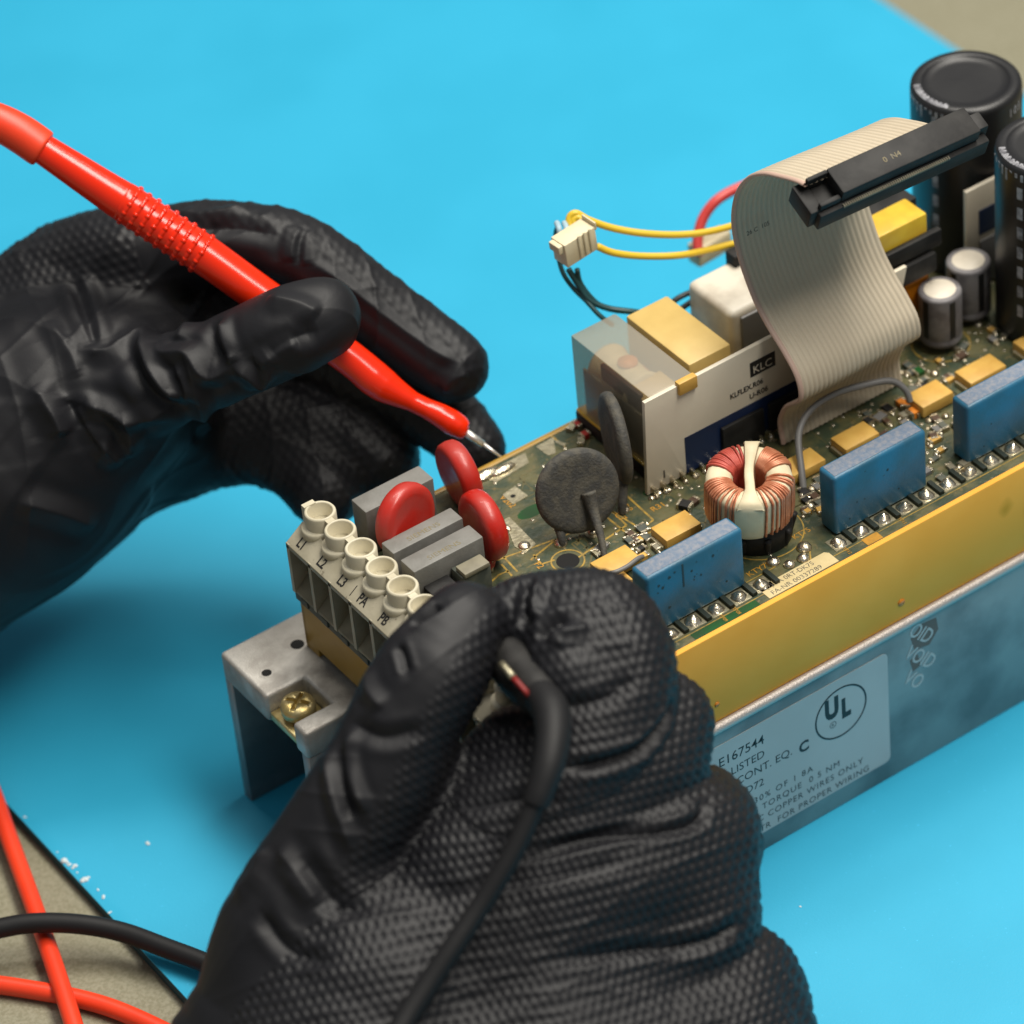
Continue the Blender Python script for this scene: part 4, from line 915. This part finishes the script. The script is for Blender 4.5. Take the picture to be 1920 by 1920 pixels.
    wr = np.zeros(nV)
    for j in range(5):                              # thin stretched creases where the film is slack
        d1 = rng.normal(size=3); d1 /= np.linalg.norm(d1); d2 = rng.normal(size=3); d2 /= np.linalg.norm(d2); wl_ = rng.uniform(7, 12)
        phs = co @ d1 * 2 * np.pi / wl_ + 1.6 * np.sin(co @ d2 / rng.uniform(6, 11) + j) + .8 * np.sin(co @ np.cross(d1, d2) / 5.0)
        gate = np.clip(np.sin(co @ d2 / rng.uniform(9, 15) + 2 * j) * 1.6 - .5, 0, 1)
        wr += gate * (1 - np.abs(np.sin(phs * .5))) ** 3
    co2 += nm * (wr * dotspec.get('crease', .35))[:, None]
    # moulded grip pattern: follows each finger
    best = np.full(nV, 1e9); uu = np.zeros(nV); vv = np.zeros(nV); am = np.zeros(nV); rot = np.zeros(nV); pit = np.zeros(nV)
    for P, Rr, k, c in CH:
        al = 0.0; ref = RC[2]
        sp = c.get('dots', 0.0)
        for i in range(len(P) - 1):
            ba = P[i + 1] - P[i]; L_ = np.linalg.norm(ba) + 1e-9; h_ = np.clip(((co - P[i]) @ ba) / L_ ** 2, 0, 1); rel_ = co - P[i] - h_[:, None] * ba
            dd = np.linalg.norm(rel_, axis=1) - (Rr[i] + (Rr[i + 1] - Rr[i]) * h_)
            mk = dd < best
            if mk.any():
                tdir = ba / L_; e1 = ref - tdir * (ref @ tdir); e1 /= np.linalg.norm(e1); e2 = np.cross(tdir, e1)
                ang = np.arctan2(rel_[mk] @ e2, rel_[mk] @ e1); rr_ = 11.0
                best[mk] = dd[mk]; uu[mk] = al + h_[mk] * L_; vv[mk] = ang * rr_; am[mk] = sp; rot[mk] = c.get('rot', 14); pit[mk] = c.get('pit', 0)
                if 'side' in c:                       # smooth on one side of the finger
                    lo_a, hi_a = c['side']; a_ = np.degrees(ang); am[mk] = sp * np.clip((a_ - lo_a) / 12, 0, 1) * np.clip((hi_a - a_) / 12, 0, 1)
            al += L_
    pu, pv = dotspec['pitch']
    if dotspec.get('planar'):
        q1 = co @ RC[0]; q2 = co @ RC[1]; q1, q2 = q1 + .9 * np.sin(q2 / 17.0) + .5 * np.sin(q1 / 11 + q2 / 29), q2 + 1.3 * np.sin(q1 / 19.0) + .5 * np.sin(q2 / 9.0)
        ra = np.radians(rot); uu = q1 * np.cos(ra) + q2 * np.sin(ra); vv = -q1 * np.sin(ra) + q2 * np.cos(ra)
    a1 = 2 * np.pi * uu / pu; a2 = 2 * np.pi * vv / pv
    dia = .72 * (.5 + .5 * np.cos(a1 * .5) * np.cos(a2 * .5)) + .28 * (.5 + .5 * np.cos(a2))
    facing = 1.0
    dots = dotspec['amp'] * am * np.where(pit > 0, -1.15 * dia ** 2.2, dia ** dotspec.get('pow', 1.4))
    co2 += nm * dots[:, None]
    me2.vertices.foreach_set("co", (co2 * S).astype(np.float32).ravel()); me2.polygons.foreach_set("use_smooth", np.ones(len(me2.polygons), bool))
    me2.materials.clear(); me2.materials.append(MT['glove']); me2.update(); me2.name = name
    o_ = bpy.data.objects.new(name, me2); COL.objects.link(o_); tag(o_, label, "gloved hand")
    return o_

# left hand: holds the red probe from above; thumb in front, index arching over
left = [
    dict(pts=[(-620, 1080, -30, 29), (-300, 985, -27, 28.5), (-100, 905, -24, 26)], k=8, dots=0.0),       # wrist and cuff
    dict(pts=[(-150, 960, -22, 30), (0, 870, -20, 29), (120, 770, -16, 25), (230, 720, -13, 19)], k=8, dots=0.0),          # wrist to ball of thumb
    dict(pts=[(-150, 960, -34, 26), (40, 890, -36, 22), (200, 830, -34, 17.5), (330, 800, -30, 13.5)], k=8, dots=0.0),
    dict(pts=[(-220, 830, -32, 26), (-60, 720, -32, 20), (60, 610, -30, 15.2), (160, 520, -26, 13.0), (250, 495, -20, 12.0)], k=8, dots=.9),  # back of hand
    dict(pts=[(-60, 820, -34, 26), (120, 710, -34, 21), (260, 630, -32, 17)], k=9, dots=.5),
    dict(pts=[(150, 780, -8, 13), (270, 728, 2, 10.2), (380, 690, 9, 9.4), (470, 655, 14, 9.2), (545, 618, 16.5, 9.4), (588, 600, 16, 8.9), (602, 596, 15.6, 8.6)], k=3.5, dots=0.0),           # thumb
    dict(pts=[(230, 500, -22, 12), (330, 468, -16, 9.8), (430, 455, -11, 9.0), (530, 468, -8, 8.7), (590, 492, -7, 8.3), (700, 578, -7, 8.2), (790, 645, -7, 8.1), (840, 680, -6.5, 7.9), (850, 690, -6.5, 7.7)], k=3, dots=.4, side=(-172, -8)),          # index
    dict(pts=[(300, 560, -34, 11), (500, 600, -30, 9.5), (680, 690, -27, 8.8), (800, 760, -24, 8.4), (865, 815, -22, 7.6), (890, 838, -21, 7.0)], k=2.5, dots=.5),         # middle
    dict(pts=[(220, 700, -36, 14), (420, 770, -34, 11.5), (560, 800, -32, 11), (660, 835, -31, 10.2), (715, 868, -30, 8.6)], k=3, dots=.5),                                     # ring
    dict(pts=[(200, 840, -36, 15), (380, 820, -34, 11), (500, 830, -31, 9.4), (570, 870, -28, 8.8), (610, 920, -24, 8.0)], k=3, dots=.5),                                     # little
]
lf = []
for amp, wd, l in (
    (1.1, 1.5, [(140, 657), (200, 663), (233, 643), (277, 612)]),
    (1.3, 1.3, [(272, 618), (267, 650), (283, 693), (317, 733), (345, 746)]), (1.0, 1.2, [(345, 746), (350, 730), (327, 682)]),
    (1.2, 1.3, [(290, 640), (305, 664), (350, 664), (377, 697), (397, 707), (437, 687)]), (1.2, 1.3, [(437, 687), (467, 707), (490, 720), (513, 683)]),
    (1.0, 1.3, [(350, 667), (370, 733), (382, 787), (393, 803)]), (1.1, 1.4, [(143, 760), (167, 807), (200, 847), (227, 873)]),
    (1.0, 1.4, [(153, 757), (200, 770), (253, 787), (333, 763)]), (1.2, 1.8, [(60, 723), (100, 780), (115, 820)]), (1.0, 1.2, [(413, 603), (420, 643), (437, 683)]),
    (.9, 1.6, [(353, 608), (333, 640)]), (.9, 1.5, [(230, 770), (245, 815), (240, 860)]), (-.9, 1.4, [(395, 600), (400, 640), (425, 680)]),
    (-1.0, 1.6, [(250, 660), (262, 710), (300, 760), (360, 770)]), (-1.0, 1.5, [(120, 740), (150, 790), (190, 850)]), (.8, 1.5, [(500, 560), (560, 570), (600, 590)]),
    (.9, 1.8, [(30, 940), (110, 960), (180, 985)]), (.7, 1.5, [(90, 600), (130, 660), (150, 710)]), (.8, 1.3, [(120, 530), (150, 600), (170, 650)]), (.8, 1.2, [(150, 510), (180, 590), (190, 650)]), (-.8, 1.3, [(135, 520), (165, 600), (180, 650)]),
    (.45, .9, [(575, 488), (640, 528), (730, 598), (820, 662), (868, 682)]),
    (.8, 1.2, [(566, 425), (550, 455), (548, 495)]), (.7, 1.2, [(580, 430), (572, 460), (570, 500)]), (-.8, 1.2, [(573, 428), (562, 458), (560, 498)]), (.7, 1.3, [(330, 400), (400, 405), (470, 390)]),
    (-.7, 1.3, [(380, 430), (440, 428), (520, 440)]), (.6, 1.3, [(880, 700), (850, 712), (830, 735)]), (.8, 1.4, [(560, 640), (520, 660), (480, 690)]), (-.8, 1.5, [(600, 620), (540, 640), (500, 670)])):
    lf.append((amp * 1.45, wd * 1.3, l))
build_hand("gloved_hand", left, "hand in black nitrile glove pinching the red probe, wrist leaving at the left edge", lf, dict(pitch=(1.1, 2.1), amp=.40, planar=True), 0.8)

# right hand: nearer the viewer, thumb left, index curled to meet it
right = [
    dict(pts=[(760, 2720, 92, 30), (800, 2420, 91, 30.5), (850, 2160, 90, 33)], k=8, dots=.6),           # wrist and cuff
    dict(pts=[(430, 2080, 84, 19), (503, 1900, 86, 14.6), (542, 1760, 88, 14.6), (612, 1622, 91, 12.4), (704, 1470, 94, 11.5), (762, 1345, 95, 11.2), (814, 1256, 95, 10.7), (860, 1186, 93, 8.8), (876, 1166, 92, 7.5)], k=4, dots=1.0, side=(8, 178), rot=24),   # thumb
    dict(pts=[(960, 1560, 92, 12.5), (1075, 1440, 92, 12.6), (1142, 1330, 90, 12.6), (1148, 1240, 88, 12.2), (1120, 1172, 86, 10.6), (1060, 1145, 85, 8.2), (985, 1152, 85, 7.4), (955, 1165, 86, 6.6)], k=3, dots=1.0),                # index
    dict(pts=[(1085, 1150, 82, 8), (1060, 1200, 90, 8.5), (1070, 1270, 94, 8.8)], k=3, dots=.7),                      # fold of glove at the fingertip
    dict(pts=[(880, 1640, 92, 13), (1050, 1540, 90, 14.5), (1180, 1440, 84, 14.5), (1232, 1360, 80, 11.6)], k=1.0, dots=1.0, pit=1),                # middle
    dict(pts=[(820, 1800, 94, 14), (1020, 1700, 91, 17.5), (1200, 1620, 86, 16.5), (1275, 1590, 80, 16.2), (1290, 1560, 74, 14)], k=1.0, dots=1.0, pit=1),                # ring
    dict(pts=[(1040, 1900, 90, 19), (1220, 1790, 84, 17), (1270, 1700, 82, 16.5)], k=3, dots=1.0, pit=1),
    dict(pts=[(800, 2060, 92, 24), (1050, 2020, 90, 24), (1280, 1960, 84, 20), (1360, 1870, 78, 15.8)], k=1.0, dots=1.0, pit=1),                # little
    dict(pts=[(620, 2120, 92, 28), (720, 1900, 90, 25), (800, 1720, 84, 18), (880, 1560, 84, 13.5), (940, 1450, 85, 10), (970, 1400, 87, 8)], k=5, dots=1.0, pit=1),                # side of palm
    dict(pts=[(900, 2150, 88, 30), (1000, 1950, 86, 26), (1050, 1750, 82, 20)], k=8, dots=1.0, pit=1),
    dict(pts=[(1150, 2150, 84, 28), (1310, 2040, 82, 22), (1380, 1990, 80, 17)], k=6, dots=1.0, pit=1),
]
rf = []
for amp, wd, l in (
    (-1.6, 1.1, [(826, 1132), (800, 1150), (767, 1172)]), (-1.0, .9, [(747, 1210), (756, 1235), (763, 1264)]), (.9, 1.6, [(622, 1353), (617, 1437), (634, 1520), (659, 1603)]),
    (.9, 1.4, [(663, 1366), (651, 1416), (663, 1478), (688, 1528)]), (-.9, 1.5, [(655, 1353), (717, 1382), (797, 1366)]), (-1.0, 1.5, [(645, 1400), (640, 1470), (660, 1540)]), (-1.2, 2.0, [(560, 1600), (590, 1650), (640, 1700), (700, 1700)]),
    (1.0, 2.0, [(520, 1590), (560, 1640), (600, 1700)]), (-1.4, 1.2, [(993, 1085), (982, 1125), (984, 1170)]), (1.0, 1.4, [(1010, 1090), (1004, 1130), (1010, 1165)]), (-1.5, 1.2, [(1013, 1200), (1030, 1174), (1070, 1160)]),
    (.9, 1.6, [(1040, 1215), (1060, 1190), (1110, 1180)]), (-1.6, 1.1, [(1050, 1440), (1122, 1432), (1197, 1405), (1247, 1350), (1262, 1310)]), (-.8, 1.5, [(1060, 1330), (1130, 1310), (1190, 1270)]),
    (-1.3, 1.2, [(1000, 1600), (1142, 1566), (1288, 1549), (1328, 1500)]), (-1.2, 1.4, [(1050, 1800), (1200, 1780), (1330, 1765), (1395, 1720)]), (-.9, 1.5, [(480, 1700), (540, 1780), (620, 1800)]), (.8, 1.8, [(440, 1680), (480, 1640), (500, 1590)]),
    (-.7, 1.4, [(860, 1520), (960, 1500), (1060, 1500)]), (-.7, 1.4, [(900, 1660), (1040, 1640), (1180, 1610)]), (.9, 1.6, [(700, 1230), (690, 1290), (720, 1330)])):
    rf.append((amp * 1.2, wd, l))
build_hand("gloved_hand", right, "hand in black dimpled nitrile glove gripping the black probe, nearest the camera", rf,
           dict(pitch=(0.92, 2.0), amp=.42, pow=1.15, planar=True, crease=.22), 0.72)
